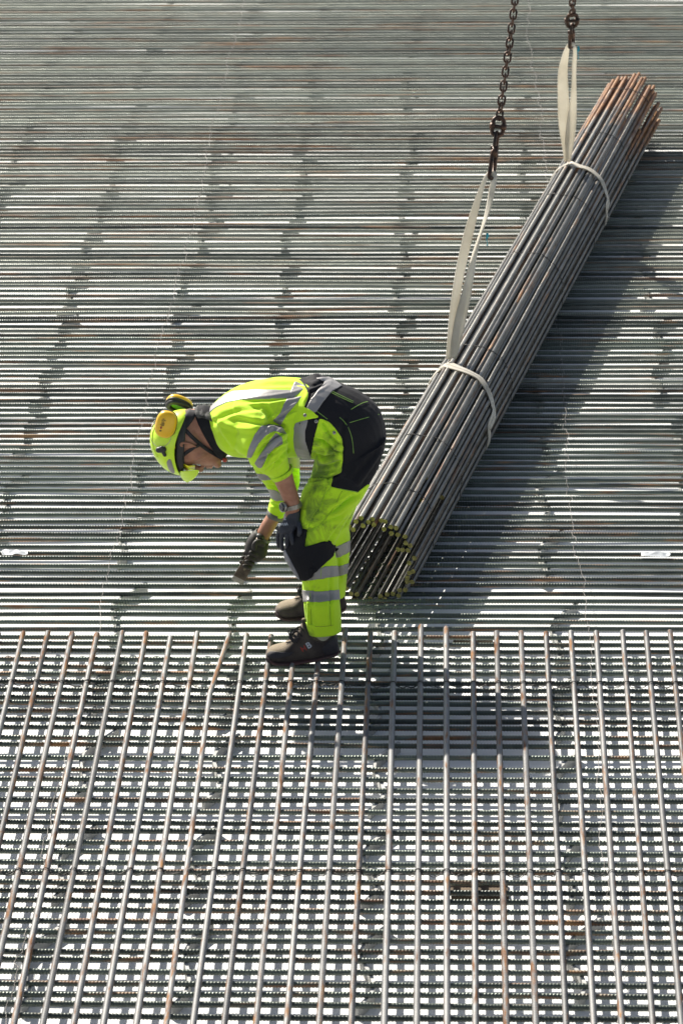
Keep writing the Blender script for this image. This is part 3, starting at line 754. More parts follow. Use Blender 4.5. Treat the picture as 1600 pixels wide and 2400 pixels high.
M_lime = cloth_mat('lime_fluorescent_cloth', LIME, (.26, .42, .04), 7, .60)
M_limeleg = cloth_mat('lime_fluorescent_trouser_cloth', LIME, (.10, .17, .03), 13, .585, region=[(*wz(Z1, 1080, 560), .16, .32), (*wz(Z1, 985, 820), .14, .24), (*wz(Z1, 985, 1040), .07, .2), (*wz(Z1, 1010, 950), .12, .12), (*wz(Z3, 920, 1560), .05, .2), (*wz(Z3, 950, 1160), .06, .14)])
M_navy = cloth_mat('black_navy_work_cloth', (.007, .007, .010), (.03, .03, .032), 8, .55)
M_tape = noise_mat('grey_reflective_tape', (.24, .23, .225), (.33, .315, .30), 6, .42, .1, .25, 60, .002)
M_skin = noise_mat('weathered_skin', (.29, .125, .075), (.40, .19, .12), 30, .55, 0, .25, 150, .001)
M_gloveN = noise_mat('navy_coated_glove', (.012, .014, .022), (.03, .034, .05), 25, .6, 0, .4, 200, .001)
M_gloveB = noise_mat('dirty_dark_glove', (.010, .008, .008), (.035, .027, .023), 22, .65, 0, .4, 150, .001)
M_cuffg = noise_mat('grey_knit_cuff', (.10, .10, .095), (.19, .185, .175), 40, .9, 0, .6, 250, .001)
M_scarf = noise_mat('dark_grey_scarf_cloth', (.03, .03, .03), (.11, .105, .10), 35, .9, 0, .9, 60, .006)
M_black = noise_mat('black_plastic', (.012, .012, .013), (.03, .03, .03), 20, .5, 0, .1)
M_strap = noise_mat('black_strap_webbing', (.012, .011, .013), (.028, .026, .03), 40, .8, 0, .4, 300, .001)
M_helm = noise_mat('lime_helmet_shell', (.60, .86, .03), (.66, .92, .05), 6, .28, 0, 0)
M_muff = noise_mat('yellow_ear_cup_plastic', (.80, .46, .012), (.86, .52, .02), 8, .35, 0, 0)
M_foam = noise_mat('green_foam', (.10, .30, .02), (.16, .42, .03), 60, .9, 0, .4)
M_lens = noise_mat('yellow_tinted_lens', (.75, .70, .02), (.80, .76, .03), 6, .15, 0, 0)
M_shoe = noise_mat('dusty_dark_shoe_fabric', (.030, .022, .022), (.075, .06, .05), 14, .9, 0, .9, 260, .003)
_t = M_shoe.node_tree; _b = _t.nodes['Principled BSDF']; _src = _b.inputs['Base Color'].links[0].from_socket       # dry dust lying on the upward faces of the toe
_g = _t.nodes.new('ShaderNodeNewGeometry'); _s = _t.nodes.new('ShaderNodeSeparateXYZ'); _t.links.new(_g.outputs['True Normal'], _s.inputs[0])
_n = _t.nodes.new('ShaderNodeTexNoise'); _n.inputs['Scale'].default_value = 90; _a = _t.nodes.new('ShaderNodeMath'); _a.operation = 'MULTIPLY'; _t.links.new(_s.outputs[2], _a.inputs[0]); _t.links.new(_n.outputs[0], _a.inputs[1])
_k = ramp(_t, _a.outputs[0], [(.22, 0.), (.42, .9)]); _m = _t.nodes.new('ShaderNodeMix'); _m.data_type = 'RGBA'; _m.inputs[7].default_value = (.30, .24, .17, 1); _t.links.new(_k, _m.inputs[0]); _t.links.new(_src, _m.inputs[6]); _t.links.new(_m.outputs[2], _b.inputs['Base Color'])
M_sole = noise_mat('worn_dark_red_sole', (.09, .035, .03), (.05, .035, .035), 18, .7, 0, .4)
M_sock = noise_mat('pale_sock', (.36, .36, .28), (.45, .45, .36), 40, .9)
M_steel = noise_mat('bright_worn_steel', (.26, .25, .22), (.46, .44, .40), 30, .35, .7, .2)
M_tool = noise_mat('dark_tool_steel', (.05, .038, .03), (.13, .10, .075), 25, .45, .5, .3)
M_shank = noise_mat('worn_brass_toned_shank', (.20, .17, .11), (.34, .31, .22), 25, .4, .6, .3)
M_dial = noise_mat('dark_watch_dial', (.01, .012, .02), (.02, .025, .04), 30, .2, 0, 0)
M_wht = noise_mat('pale_print', (.40, .42, .46), (.5, .52, .56), 30, .7, 0, 0)
M_red = noise_mat('red_print', (.28, .03, .02), (.36, .05, .04), 30, .7, 0, 0)
M_seam = noise_mat('dark_lime_seam', (.24, .40, .02), (.32, .50, .03), 60, .9, 0, 0)
M_thread = noise_mat('lime_stitching', (.14, .28, .05), (.24, .42, .08), 60, .9, 0, 0)
M_hair = noise_mat('short_cropped_hair', (.10, .065, .04), (.30, .21, .14), 220, .9, 0, .9, 600, .002)

W = empty('person', Pd(Z3(1000, 1500), 0)-Vector((0, 0, .4)))
W.matrix_world = Matrix.Translation(Vector((Pd(Z3(1000, 1500), 0).x, Y0, .08)))
tag(W, 'bent over construction worker in lime and black work clothes, reaching down with a tool', 'person')
# ---- outlines (first point on the back side, second on the front side)
torso = [((408,262),(500,500),.10,0), ((455,205),(570,530),.17,0), ((530,152),(640,543),.20,0), ((640,108),(720,546),.21,0), ((750,88),(800,543),.20,0), ((860,84),(880,541),.185,0), ((960,92),(960,538),.18,0), ((1060,112),(1030,540),.17,0)]
armN = [((560,220),(540,460),.06,-.10), ((690,262),(590,520),.085,-.175), ((775,340),(632,538),.083,-.205), ((858,405),(652,575),.08,-.215), ((866,480),(690,602),.076,-.215), ((868,545),(735,628),.066,-.21), ((884,602),(776,656),.056,-.205)]
foreN = [((868,560),(770,625),.043,-.205), ((890,615),(782,665),.044,-.205), ((908,690),(808,720),.040,-.205), ((928,755),(835,775),.034,-.20), ((938,800),(852,812),.031,-.20), ((940,835),(860,845),.032,-.20)]
armF = [((900,440),(640,450),.07,.12), ((930,530),(655,560),.08,.17), ((938,620),(690,630),.08,.195), ((936,700),(735,690),.075,.205), ((900,780),(768,760),.065,.205), ((842,886),(752,850),.05,.20)]
foreF = [((850,820),(770,800),.04,.20), ((828,890),(752,862),.040,.20), ((792,960),(715,925),.036,.195), ((757,1018),(692,968),.030,.19), ((735,1050),(670,1000),.028,.185)]
hips = [((855,118),(880,515),.165,0), ((925,95),(930,535),.183,0), ((975,84),(970,547),.192,0), ((1040,68),(1030,548),.192,0), ((1180,118),(1020,560),.192,0), ((1310,185),(1012,590),.192,0), ((1400,270),(1008,620),.19,0), ((1435,400),(1004,645),.185,0), ((1425,500),(1002,665),.16,0)]
legN = [((1435,430),(1005,630),.105,-.085), ((1402,560),(1000,690),.105,-.105), ((1350,665),(962,745),.10,-.125), ((1300,760),(942,840),.10,-.145), ((1222,872),(925,930),.095,-.165), ((1165,965),(893,1010),.088,-.18), ((1135,1040),(862,1085),.085,-.19), ((1140,1110),(905,1182),.08,-.195), ((1152,1180),(948,1240),.075,-.20), ((1160,1290),(954,1300),.072,-.205), ((1163,1360),(958,1365),.07,DN), ((1168,1440),(966,1445),.066,DN), ((1171,1517),(985,1532),.062,DN)]
legF = [((1400,470),(1008,640),.10,.085), ((1340,640),(985,720),.10,.11), ((1275,790),(960,850),.095,.14), ((1222,930),(975,960),.088,.17), ((1224,1000),(985,1040),.08,.185), ((1218,1096),(985,1110),.075,.195), ((1206,1240),(958,1240),.07,.21), ((1193,1336),(951,1325),.066,DF)]
head = [((290,560),(290,820),.045,0), ((400,430),(375,950),.070,0), ((510,350),(505,1050),.077,0), ((590,360),(610,1052),.077,0), ((660,400),(720,1018),.074,0), ((710,450),(810,1030),.068,0), ((780,540),(890,1036),.060,0), ((880,680),(985,1022),.047,0), ((965,790),(1032,975),.026,0)]
neck = [((520,345),(820,700),.058,0), ((620,320),(930,840),.060,0), ((740,320),(1040,905),.064,0), ((860,330),(1120,860),.075,0), ((960,340),(1200,900),.085,0)]
# ---- skin: one continuous body
mb = loft(torso, Z1, shrink=.86); loft(armN, Z1, mb=mb, shrink=.72); loft(foreN, Z1, mb=mb, e=2.0)
loft(armF, Z1, mb=mb, shrink=.72); loft(foreF, Z1, mb=mb, e=2.0); loft(hips, Z1, mb=mb, shrink=.86)
loft(legN, Z1, mb=mb, shrink=.72); loft(legF, Z1, mb=mb, shrink=.72); loft(head, Z2, mb=mb, e=2.15); loft(neck, Z2, mb=mb)
# hands inside the gloves
loft([((940,820),(860,835),.03,-.20), ((925,900),(840,900),.022,-.205), ((900,980),(820,970),.016,-.205)], Z1, mb=mb)
loft([((740,1040),(680,990),.026,.185), ((730,1080),(650,1040),.024,.18), ((700,1110),(640,1085),.02,.175)], Z1, mb=mb)
# face: nose, brow, lips, chin, cheek, ear (both sides)
zp = lambda x, y, d: Pd(Z2(x, y), d)
cap_tube(mb, [zp(640, 1030, 0), zp(700, 1058, 0), zp(758, 1078, 0)], [.009, .0105, .0130])
cap_tube(mb, [zp(790, 1040, -.011), zp(775, 1050, -.011)], [.008, .008]); cap_tube(mb, [zp(790, 1040, .011), zp(775, 1050, .011)], [.008, .008])
cap_tube(mb, [zp(590, 1050, -.045), zp(585, 1072, 0), zp(590, 1050, .045)], [.008, .010, .008])
cap_tube(mb, [zp(852, 1038, -.022), zp(848, 1052, 0), zp(852, 1038, .022)], [.006, .0075, .006])
cap_tube(mb, [zp(890, 1036, -.020), zp(888, 1048, 0), zp(890, 1036, .020)], [.006, .008, .006])
cap_tube(mb, [zp(965, 1010, -.012), zp(975, 1018, 0), zp(965, 1010, .012)], [.014, .016, .014])
for sg in (-1, 1):
    cap_tube(mb, [zp(700, 930, sg*.052), zp(760, 900, sg*.055), zp(840, 880, sg*.045)], [.016, .018, .014])
    e_ = .080*sg
    ear = [zp(690, 790, e_-.002*sg), zp(640, 765, e_+.003*sg), zp(560, 745, e_+.008*sg), zp(515, 757, e_+.009*sg), zp(518, 782, e_+.007*sg), zp(570, 795, e_+.002*sg), zp(640, 800, e_-.002*sg)]
    cap_tube(mb, ear, [.005, .005, .0055, .006, .0055, .005, .004], 8)
    cap_tube(mb, [zp(560, 770, e_-.001*sg), zp(660, 790, e_-.003*sg)], [.006, .006], 8)
bm_ = bake(mb, .0028, 2, 'body'); body = obj('body', bm_, M_skin, W); B_body = bvh_of(bm_)
# eyes
for sg in (-1, 1):
    mb = MB(); c = zp(655, 1008, sg*.032); cap_tube(mb, [c-Vector((.001, 0, 0)), c+Vector((.001, 0, 0))], [.0105, .0105], 10); mb.build('eye', M_wht, body)
# ---- jacket
mb = loft(torso, Z1); loft(armN, Z1, mb=mb); loft(armF, Z1, mb=mb)
jm = bake(mb, .0036, 3, 'jacket')
crease(jm, [
    ([(862,392),(800,425),(745,470),(700,520)], .010, .007), ([(868,440),(820,470),(770,520),(735,590)], .009, .006), ([(870,500),(830,540),(790,600)], .008, .006),
    ([(640,545),(700,470),(760,380)], -.006, .012), ([(745,352),(790,345),(850,372)], .014, .010), ([(750,352),(765,300),(735,245)], .008, .010),
    ([(560,320),(640,335),(740,350)], .006, .009), ([(470,330),(560,375),(700,385)], -.006, .012), ([(430,350),(500,300),(600,270),(720,260)], .005, .010),
    ([(620,225),(760,215),(900,195),(1000,165)], .005, .008), ([(700,130),(860,125),(960,130)], .004, .008), ([(760,345),(830,310),(900,270),(960,240)], .006, .008),
    ([(420,300),(480,420),(540,500)], .004, .009), ([(560,470),(600,510),(640,530)], -.004, .010), ([(880,620),(930,640)], .005, .006), ([(700,640),(760,660)], .006, .006),
    ([(745,700),(830,720)], .006, .006), ([(770,810),(840,830)], .005, .006), ([(700,560),(790,520),(850,470)], .006, .005), ([(830,560),(790,575),(745,620)], .005, .005)],
    namp=.0035, nsc=(8, 8, 11), Z=Z1)
jacket = obj('jacket', jm, M_lime, W)
zz = lambda Z, pts: [Z(*p) for p in pts]
patch('reflective_tape', jm, [zz(Z1, [(400,268),(428,225),(480,186),(560,162),(700,153),(890,160),(885,203),(700,210),(600,212),(520,228),(455,258),(415,292)])], M_tape, jacket, dcut=(-9, .02))
patch('reflective_tape', jm, [zz(Z4, [(540,140),(650,185),(612,290),(545,365),(455,470),(400,565),(325,520),(400,450),(430,370),(470,300),(510,210)])], M_tape, jacket, dcut=(-9, .05))
patch('reflective_tape', jm, [zz(Z1, [(760,352),(830,362),(862,410),(790,392),(745,415),(700,465),(660,545),(634,545),(645,490),(680,410),(712,368)])], M_tape, jacket, dcut=(-9, 0))
patch('reflective_tape', jm, [zz(Z1, [(800,402),(835,430),(840,465),(795,490),(752,530),(720,602),(700,605),(678,578),(715,520),(755,460),(785,420)])], M_tape, jacket, dcut=(-9, 0))
patch('reflective_tape', jm, [zz(Z1, [(868,540),(950,540),(950,610),(878,602)])], M_tape, jacket, dcut=(.06, 9))
patch('reflective_tape', jm, [zz(Z1, [(690,636),(745,642),(775,672),(700,676)])], M_tape, jacket, dcut=(.06, 9))
patch('reflective_tape', jm, [zz(Z1, [(735,725),(800,732),(870,790),(800,795),(752,765)])], M_tape, jacket, dcut=(.06, 9))
# cuffs
mb = loft([((890,596),(772,650),.060,-.205), ((896,618),(784,672),.058,-.205)], Z1, sub=2, cap=False); o = mb.build('cuff', M_lime, jacket); o.modifiers.new('t', 'SOLIDIFY').thickness = .004
mb = loft([((846,868),(756,838),.050,.20), ((838,900),(750,868),.046,.20)], Z1, sub=2, cap=False); o = mb.build('cuff', M_cuffg, jacket); o.modifiers.new('t', 'SOLIDIFY').thickness = .003
# ---- collar / snood
def shell(name, secs, Z, mat, parent, th=.004, sub=4, wav=.0, e=2.1):
    mb = loft(secs, Z, cap=False, sub=sub, e=e); o = mb.build(name, mat, parent); s = o.modifiers.new('t', 'SOLIDIFY'); s.thickness = th; s.offset = 1
    return o
col_ = shell('collar', [((672,330),(1030,955),.074,0), ((735,285),(1085,930),.080,0), ((800,268),(1112,880),.088,0), ((870,285),(1130,850),.098,0)], Z2, M_navy, W, .006)
sn_ = shell('neck_scarf', [((672,318),(780,430),.050,0), ((700,275),(820,420),.062,0), ((735,290),(840,420),.064,0), ((765,262),(860,430),.072,0), ((800,280),(880,440),.074,0), ((835,262),(900,450),.080,0), ((880,275),(960,500),.085,0)], Z2, M_scarf, W, .005)
mb = MB(); cap_tube(mb, [zp(1062, 960, -.03), zp(1068, 962, .01)], [.010, .010]); mb.build('chin_toggle', M_red, W)
# ---- trousers (dark base with lime panels)
mb = loft(hips, Z1); loft(legN, Z1, mb=mb); loft(legF, Z1, mb=mb)
tm = bake(mb, .0038, 3, 'trousers')
crease(tm, [
    ([(1020,440),(1070,450),(1130,500),(1175,510)], .016, .008), ([(1012,520),(1080,545),(1150,520)], .012, .008), ([(1060,335),(1110,420),(1160,470)], .010, .008),
    ([(1040,600),(1100,590),(1180,560)], .008, .008), ([(1000,690),(1080,670),(1160,640)], .008, .006), ([(1250,760),(1150,840),(1020,920)], .008, .010),
    ([(1180,880),(1100,900),(990,960)], .006, .008), ([(1210,890),(1150,960),(1100,1030)], .008, .008), ([(1300,740),(1200,800),(1140,850)], .005, .008),
    ([(1010,1150),(1012,1300),(1015,1420)], .003, .006), ([(1110,1180),(1112,1500)], .004, .007), ([(1130,1060),(1160,1130),(1170,1250)], .006, .007),
    ([(985,1350),(990,1530)], -.005, .006), ([(1400,480),(1300,600),(1230,690)], .006, .012), ([(1420,520),(1340,640),(1290,720)], .005, .010), ([(1200,300),(1180,420),(1190,600)], .004, .008),
    ([(920,120),(1010,130),(1100,100)], .006, .008), ([(900,90),(1000,75),(1060,60)], -.006, .010), ([(970,250),(1000,170),(1100,120)], .004, .006)],
    namp=.0035, nsc=(8, 8, 7), Z=Z1)
trs = obj('trousers', tm, M_navy, W)
# dark back panel edge line is where the jacket shows: lime jacket side panel over the waist
patch('jacket_side_panel', tm, [zz(Z4, [(440,150),(440,92),(480,92),(600,150),(662,225),(672,300),(640,395),(690,415),(780,490),(700,500),(560,540),(455,590),(440,560)])], M_lime, jacket, off=.004)
patch('lime_panel', tm, [zz(Z1, [(1050,318),(1110,345),(1150,390),(1183,450),(1183,540),(1175,630),(1130,650),(1115,712),(1190,730),(1268,745),(1322,700),(1420,690),(1400,1700),(900,1700),(800,1100),(860,900),(900,800),(960,680),(995,560),(1020,430)])], M_limeleg, trs, near=False, off=.0022)
patch('reflective_tape', tm, [zz(Z4, [(740,112),(880,100),(995,185),(900,235),(820,330),(740,445),(650,405),(700,310),(770,220),(830,150)])], M_tape, trs, off=.0035, dcut=(-9, .12))
patch('reflective_tape', tm, [zz(Z4, [(548,540),(670,505),(640,620),(636,700),(665,790),(700,880),(575,880),(540,800),(520,690),(530,600)])], M_tape, trs, off=.0035)
# leg tapes: near leg and far leg
patch('reflective_tape', tm, [zz(Z3, [(820,1130),(1000,1000),(1100,985),(1205,985),(1205,1085),(1100,1100),(1000,1118),(830,1135)])], M_tape, trs, off=.0045, near=False, dcut=(-9, .0))
patch('reflective_tape', tm, [zz(Z3, [(800,1230),(1000,1243),(1215,1228),(1215,1328),(1000,1360),(800,1350)])], M_tape, trs, off=.0045, near=False, dcut=(-9, .0))
patch('reflective_tape', tm, [zz(Z3, [(1090,800),(1180,780),(1310,720),(1315,830),(1200,890),(1100,910)])], M_tape, trs, off=.0045, near=False, dcut=(.05, 9))
patch('reflective_tape', tm, [zz(Z3, [(1100,1000),(1190,985),(1310,950),(1300,1050),(1200,1085),(1100,1100)])], M_tape, trs, off=.0045, near=False, dcut=(.05, 9))
# cargo pocket flap / thigh pocket and black knee pocket
patch('thigh_pocket', tm, [zz(Z1, [(968,672),(1090,655),(1115,715),(1080,760),(1050,838),(1010,900),(985,958),(915,945),(935,830),(950,740)])], M_limeleg, trs, off=.010, thick=.009)
patch('knee_pad_pocket', tm, [zz(Z1, [(905,945),(985,958),(975,1000),(965,1058),(1040,1035),(1095,1018),(1128,1045),(1120,1105),(1060,1165),(985,1245),(955,1240),(925,1205),(880,1130),(840,1090),(850,1000)])], M_navy, trs, off=.013, thick=.012, dcut=(-9, -.05))
patch('knee_pad', tm, [zz(Z1, [(845,1080),(872,1078),(900,1130),(935,1195),(950,1235),(930,1215),(890,1150)])], noise_mat('grey_worn_knee_pad', (.16, .16, .18), (.26, .26, .28), 30, .6), trs, off=.016, thick=.006, dcut=(-9, 0))
patch('hammer_loop_pocket', tm, [zz(Z1, [(1150,460),(1180,470),(1182,520),(1120,500)])], M_limeleg, trs, off=.008, thick=.006)
B_tr = bvh_of(tm)
shell('hem', [((1171,1470),(966,1476),.0655,DN), ((1174,1505),(974,1512),.0665,DN), ((1177,1530),(985,1548),.0665,DN)], Z1, M_limeleg, trs, .003, 3, e=2.4)
for pts in ([(1110,170),(1180,205),(1240,232)], [(1116,163),(1186,197),(1245,225)], [(1165,315),(1205,355),(1235,430),(1245,520)], [(1197,353),(1290,325),(1390,298)], [(1230,270),(1290,235),(1325,225)],
            [(1035,280),(1095,325)], [(1118,716),(1200,730),(1268,742)]):
    strap('stitching', B_tr, zz(Z1, pts), .0022, M_thread, trs, off=.002, th=.001, sub=3)
strap('seam', B_tr, zz(Z1, [(900,82),(955,112),(985,160),(988,205),(968,258)]), .006, M_navy, trs, off=.005, th=.003)
for pts, c_ in ([(1000,1300),(1102,1340),(1104,1470),(1110,1600)], Z3), ([(912,1595),(1050,1600),(1205,1568)], Z3), ([(905,1250),(905,1400),(915,1580)], Z3), ([(1010,1003),(1008,1112)], Z3):
    strap('leg_seam', B_tr, zz(c_, pts[-3:] if len(pts) > 3 else pts), .0020, M_seam, trs, off=.0042, th=.001, sub=4)
for pts in ([(948,845),(1000,842),(1048,838)], [(1095,720),(1080,765),(1048,838),(1010,900)], [(1180,735),(1120,850),(1060,930)], [(930,935),(985,948)]):
    strap('seam', B_tr, zz(Z1, pts), .0020, M_seam, trs, off=.0125 if pts[0][0] < 1100 else .004, th=.001, sub=4)
for (x, y) in ((640,468), (596,545), (747,527), (915,637)):
    P, n_ = surf_pts(B_tr, [Z4(x, y)], .004)[0]; mb = MB(); r_ = n_.to_track_quat('Z', 'Y').to_matrix()
    mb.tube([P, P+n_*.003], [.0075, .006], 12); mb.build('snap_button', M_steel, trs)
    mb = MB(); mb.tube([P+n_*.003, P+n_*.0034], [.003, .002], 8); mb.build('snap_stud', M_black, trs)
# ---- socks and shoes
mb = loft([((1150,1480),(990,1490),.036,DN), ((1140,1535),(1010,1548),.034,DN), ((1130,1575),(1020,1590),.036,DN)], Z1, sub=3); sk = mb.build('sock', M_sock, W)
shoe_s = [((1378,955),(1378,1050),.022), ((1345,800),(1345,1090),.034), ((1280,690),(1280,1112),.039), ((1180,715),(1180,1132),.041), ((1050,735),(1050,1165),.043), ((930,680),(930,1190),.044),
 ((850,570),(850,1202),.044), ((780,560),(780,1212),.045), ((690,670),(690,1222),.047), ((590,800),(590,1230),.050), ((480,890),(480,1232),.051), ((350,925),(350,1228),.050), ((250,960),(250,1212),.045), ((180,1020),(180,1170),.030)]
def shoe(dx=Vector((0, 0, 0)), marks=True, soleb=None):
    mb = loft([(a, b, w_, DN) for a, b, w_ in shoe_s], ZS, e=2.35, sub=4)
    # collar padding and tongue
    cap_tube(mb, [Pd(ZS(800, 530), DN-.012), Pd(ZS(840, 640), DN-.018)], [.011, .012]); cap_tube(mb, [Pd(ZS(800, 530), DN+.012), Pd(ZS(840, 640), DN+.018)], [.011, .012])
    m = bake(mb, .0026, 2, 'shoe'); V = vget(m)
    V += np.array(dx); m.vertices.foreach_set('co', V.astype(np.float32).ravel()); m.update(); m.materials.append(M_shoe); so = obj('shoe', m, None, W)
    # sole: lower slab following the outline, a little wider
    secs = []
    for a, b, w_ in shoe_s:
        bot = b[1]; top_ = bot-95 if a[0] > 300 else bot-150
        secs.append(((a[0]+(10 if a[0] > 1300 else (-12 if a[0] < 400 else 0)), max(top_, a[1]+20)), (b[0]+(10 if a[0] > 1300 else (-12 if a[0] < 400 else 0)), bot+10), w_+.0035, DN))
    mb = loft(secs, ZS, e=3.2, sub=3); V = [v+dx for v in mb.V]; mb.V = V; mb.build('sole', M_sole, so)
    # laces
    rl = random.Random(3); mb = MB()
    for (x1, y1, x2, y2) in ((500,915,640,960), (530,860,690,900), (560,790,730,850), (620,720,770,800), (690,650,800,720)):
        for sg in (-1, 1):
            mb.tube([Pd(ZS(x1, y1-14), DN-.030*sg*.6)+dx, Pd(ZS((x1+x2)/2, (y1+y2)/2-55), DN-.022)+dx, Pd(ZS(x2, y2), DN-.045)+dx], .0026, 6)
    for k in range(7):
        a = (700+rl.uniform(-60, 40), 640+rl.uniform(-20, 40)); b = (560+rl.uniform(-30, 60), 740+rl.uniform(-60, 60)); c = (640+rl.uniform(-40, 80), 840+rl.uniform(-40, 60))
        pts = catmull([Pd(ZS(*a), DN-.03)+dx, Pd(ZS(*b), DN-.045-.01*rl.random())+dx, Pd(ZS(*c), DN-.055)+dx, Pd(ZS(c[0]+40, c[1]-60), DN-.05)+dx], 5); mb.tube(pts, .0024, 6)
    mb.build('laces', M_strap, so)
    return so, m
near_shoe, sm_ = shoe()
off = gy(643, 1428, YF)-gy(621, 1531.5, YN)
print('shoe offset', off, 'near z', min(v[2] for v in vget(sm_)))
far_shoe, _ = shoe(Vector((off.x, off.y, off.z)))
# emblem on the near shoe: a red and a pale letter
B_sh = bvh_of(sm_)
M_cap = noise_mat('dark_toe_rubber', (.018, .016, .022), (.035, .03, .035), 30, .7, 0, .5, 120, .002)
patch('toe_cap', sm_, [zz(ZS, [(185,1080),(240,1045),(330,1050),(450,1060),(640,1062),(560,1120),(420,1165),(230,1165),(190,1130)])], M_cap, near_shoe, off=.0012)
patch('heel_counter', sm_, [zz(ZS, [(1180,900),(1300,760),(1350,800),(1385,1000),(1370,1080),(1150,1110),(1100,1000)])], M_cap, near_shoe, off=.0012)
def text_on(bvh, s, uv, angle, size, mat, parent, name, off=.002, flip=1):
    cu = bpy.data.curves.new(name, 'FONT'); cu.body = s; cu.size = size; cu.align_x = 'CENTER'; cu.align_y = 'CENTER'; cu.extrude = .0004; cu.offset = size*.025
    o = bpy.data.objects.new(name, cu); COL.objects.link(o); dg = bpy.context.evaluated_depsgraph_get(); me = bpy.data.meshes.new_from_object(o.evaluated_get(dg)); bpy.data.objects.remove(o)
    P, n_ = surf_pts(bvh, [uv], off)[0]; n_ = (n_-ray(*uv)*.5).normalized()
    x = (RIGHT-n_*RIGHT.dot(n_)).normalized(); y = n_.cross(x); R_ = Matrix((x, y, n_)).transposed() @ Matrix.Rotation(angle, 3, 'Z')
    for v in me.vertices: v.co = P+R_ @ v.co
    me.materials.clear(); return obj(name, me, mat, parent, False)
text_on(B_sh, 'B', ZS(880, 945), math.radians(28), .034, M_wht, near_shoe, 'emblem_letter')
text_on(B_sh, 'H', ZS(795, 1000), math.radians(28), .030, M_red, near_shoe, 'emblem_letter')
# ---- near hand: glove with fingers hanging against the knee
z6 = lambda x, y, d: Pd(Z6(x, y), d)
mb = loft([((1345,300),(1035,345),.030,-.200), ((1340,420),(1000,470),.027,-.205), ((1310,560),(940,590),.025,-.215), ((1260,680),(890,690),.022,-.220), ((1210,760),(880,760),.018,-.222)], Z6, sub=3)
for pts, r in (([(915,700,-.212),(880,850,-.205),(885,960,-.20),(895,1050,-.195)], .0088), ([(985,720,-.222),(960,880,-.222),(955,1000,-.215),(972,1110,-.208)], .0095),
               ([(1070,740,-.226),(1065,890,-.232),(1070,990,-.228),(1082,1085,-.220)], .0098), ([(1150,750,-.225),(1165,880,-.236),(1190,980,-.240),(1215,1060,-.240)], .0098),
               ([(1270,520,-.215),(1320,640,-.235),(1330,740,-.250),(1320,810,-.252)], .0108)):
    cap_tube(mb, [z6(*p) for p in pts], [r*1.06, r, r*.95, r*.85], 10)
for k, (x, d) in enumerate(((905, -.216), (985, -.228), (1070, -.233), (1150, -.232))): cap_tube(mb, [z6(x, 705, d), z6(x, 735, d)], [.009, .009], 8)
gm = bake(mb, .0019, 2, 'glove'); glN = obj('glove', gm, M_gloveN, W); B_gl = bvh_of(gm)
text_on(B_gl, 'Work', Z6(990, 605), PI+.1, .017, M_wht, glN, 'glove_print')
text_on(B_gl, 'PRO', Z6(1035, 450), PI*.5+.1, .013, M_wht, glN, 'glove_print')
# ---- far hand: fist round the tool
hA = z6(440, 1010, .155); hB = z6(150, 1560, .145); hd = (hB-hA).normalized()
mb = loft([((715,950),(400,735),.030,.185), ((700,1010),(290,850),.036,.180), ((675,1130),(225,985),.042,.175), ((640,1250),(200,1130),.040,.17), ((520,1345),(240,1270),.030,.165)], Z6, sub=3)
sideh = hd.cross(Vector((0, 1, 0))).normalized(); dep = hd.cross(sideh).normalized()
for k, s in enumerate((.035, .056, .077, .097)):
    c = hA+hd*s; pts = []; r0 = .023-.001*k
    for j in range(7):
        a = math.radians(-150+j*42); pts.append(c+(sideh*math.cos(a)*1.15+dep*math.sin(a))*r0)
    cap_tube(mb, pts, [.0098-.0006*k]*7, 9)
cap_tube(mb, [z6(560, 1000, .14), z6(470, 960, .125), z6(410, 1010, .118), z6(400, 1080, .118)], [.014, .0125, .0115, .0105], 10)   # thumb laid over the fist
gm2 = bake(mb, .0019, 2, 'glove'); glF = obj('glove', gm2, M_gloveB, W)
mb = loft([((715,985),(395,745),.033,.185), ((740,935),(430,700),.032,.188)], Z6, sub=3, cap=False); o = mb.build('glove_cuff', M_cuffg, glF); o.modifiers.new('t', 'SOLIDIFY').thickness = .004
# ---- watch on the near wrist
c0 = Pd(Z1(868, 822), -.2); wc = Pd(Z8(560, 850), -.2); ax_w = (Pd(Z1(900, 860), -.2)-Pd(Z1(870, 720), -.2)).normalized()
WT = MB(); xw = (RIGHT-ax_w*RIGHT.dot(ax_w)).normalized(); yw = ax_w.cross(xw).normalized()
pts = []; wdirs = []
for k in range(25):
    a = 2*PI*k/24; pts.append(wc+xw*math.cos(a)*.036+yw*math.sin(a)*.034); wdirs.append(ax_w)
WT.ribbon(pts, wdirs, .017, .003); wat = WT.build('watch', M_steel, W, False)
rl = random.Random(5)
mb = MB()
for k in range(24):
    for j in (-1, 0, 1):
        a = 2*PI*k/24; c = wc+xw*math.cos(a)*.0385+yw*math.sin(a)*.0365+ax_w*j*.0055
        r3 = Matrix((xw*math.cos(a)+yw*math.sin(a), -xw*math.sin(a)+yw*math.cos(a), ax_w)).transposed(); mb.box(c, (.003, .0065, .0046), r3)
mb.build('bracelet_links', M_steel, wat, False)
dn = (-xw*.74-Vector((0, 1, 0))*.62+Vector((0, 0, .22))).normalized(); dc = Pd(Z8(425, 865), -.2); q = (dc-wc); dc = wc+dn*.037
mb = MB(); mb.tube([dc, dc+dn*.009], [.021, .0205], 24); mb.build('watch_case', M_steel, wat)
mb = MB(); mb.tube([dc+dn*.0091, dc+dn*.0098], [.0165, .016], 24); mb.build('watch_dial', M_dial, wat)
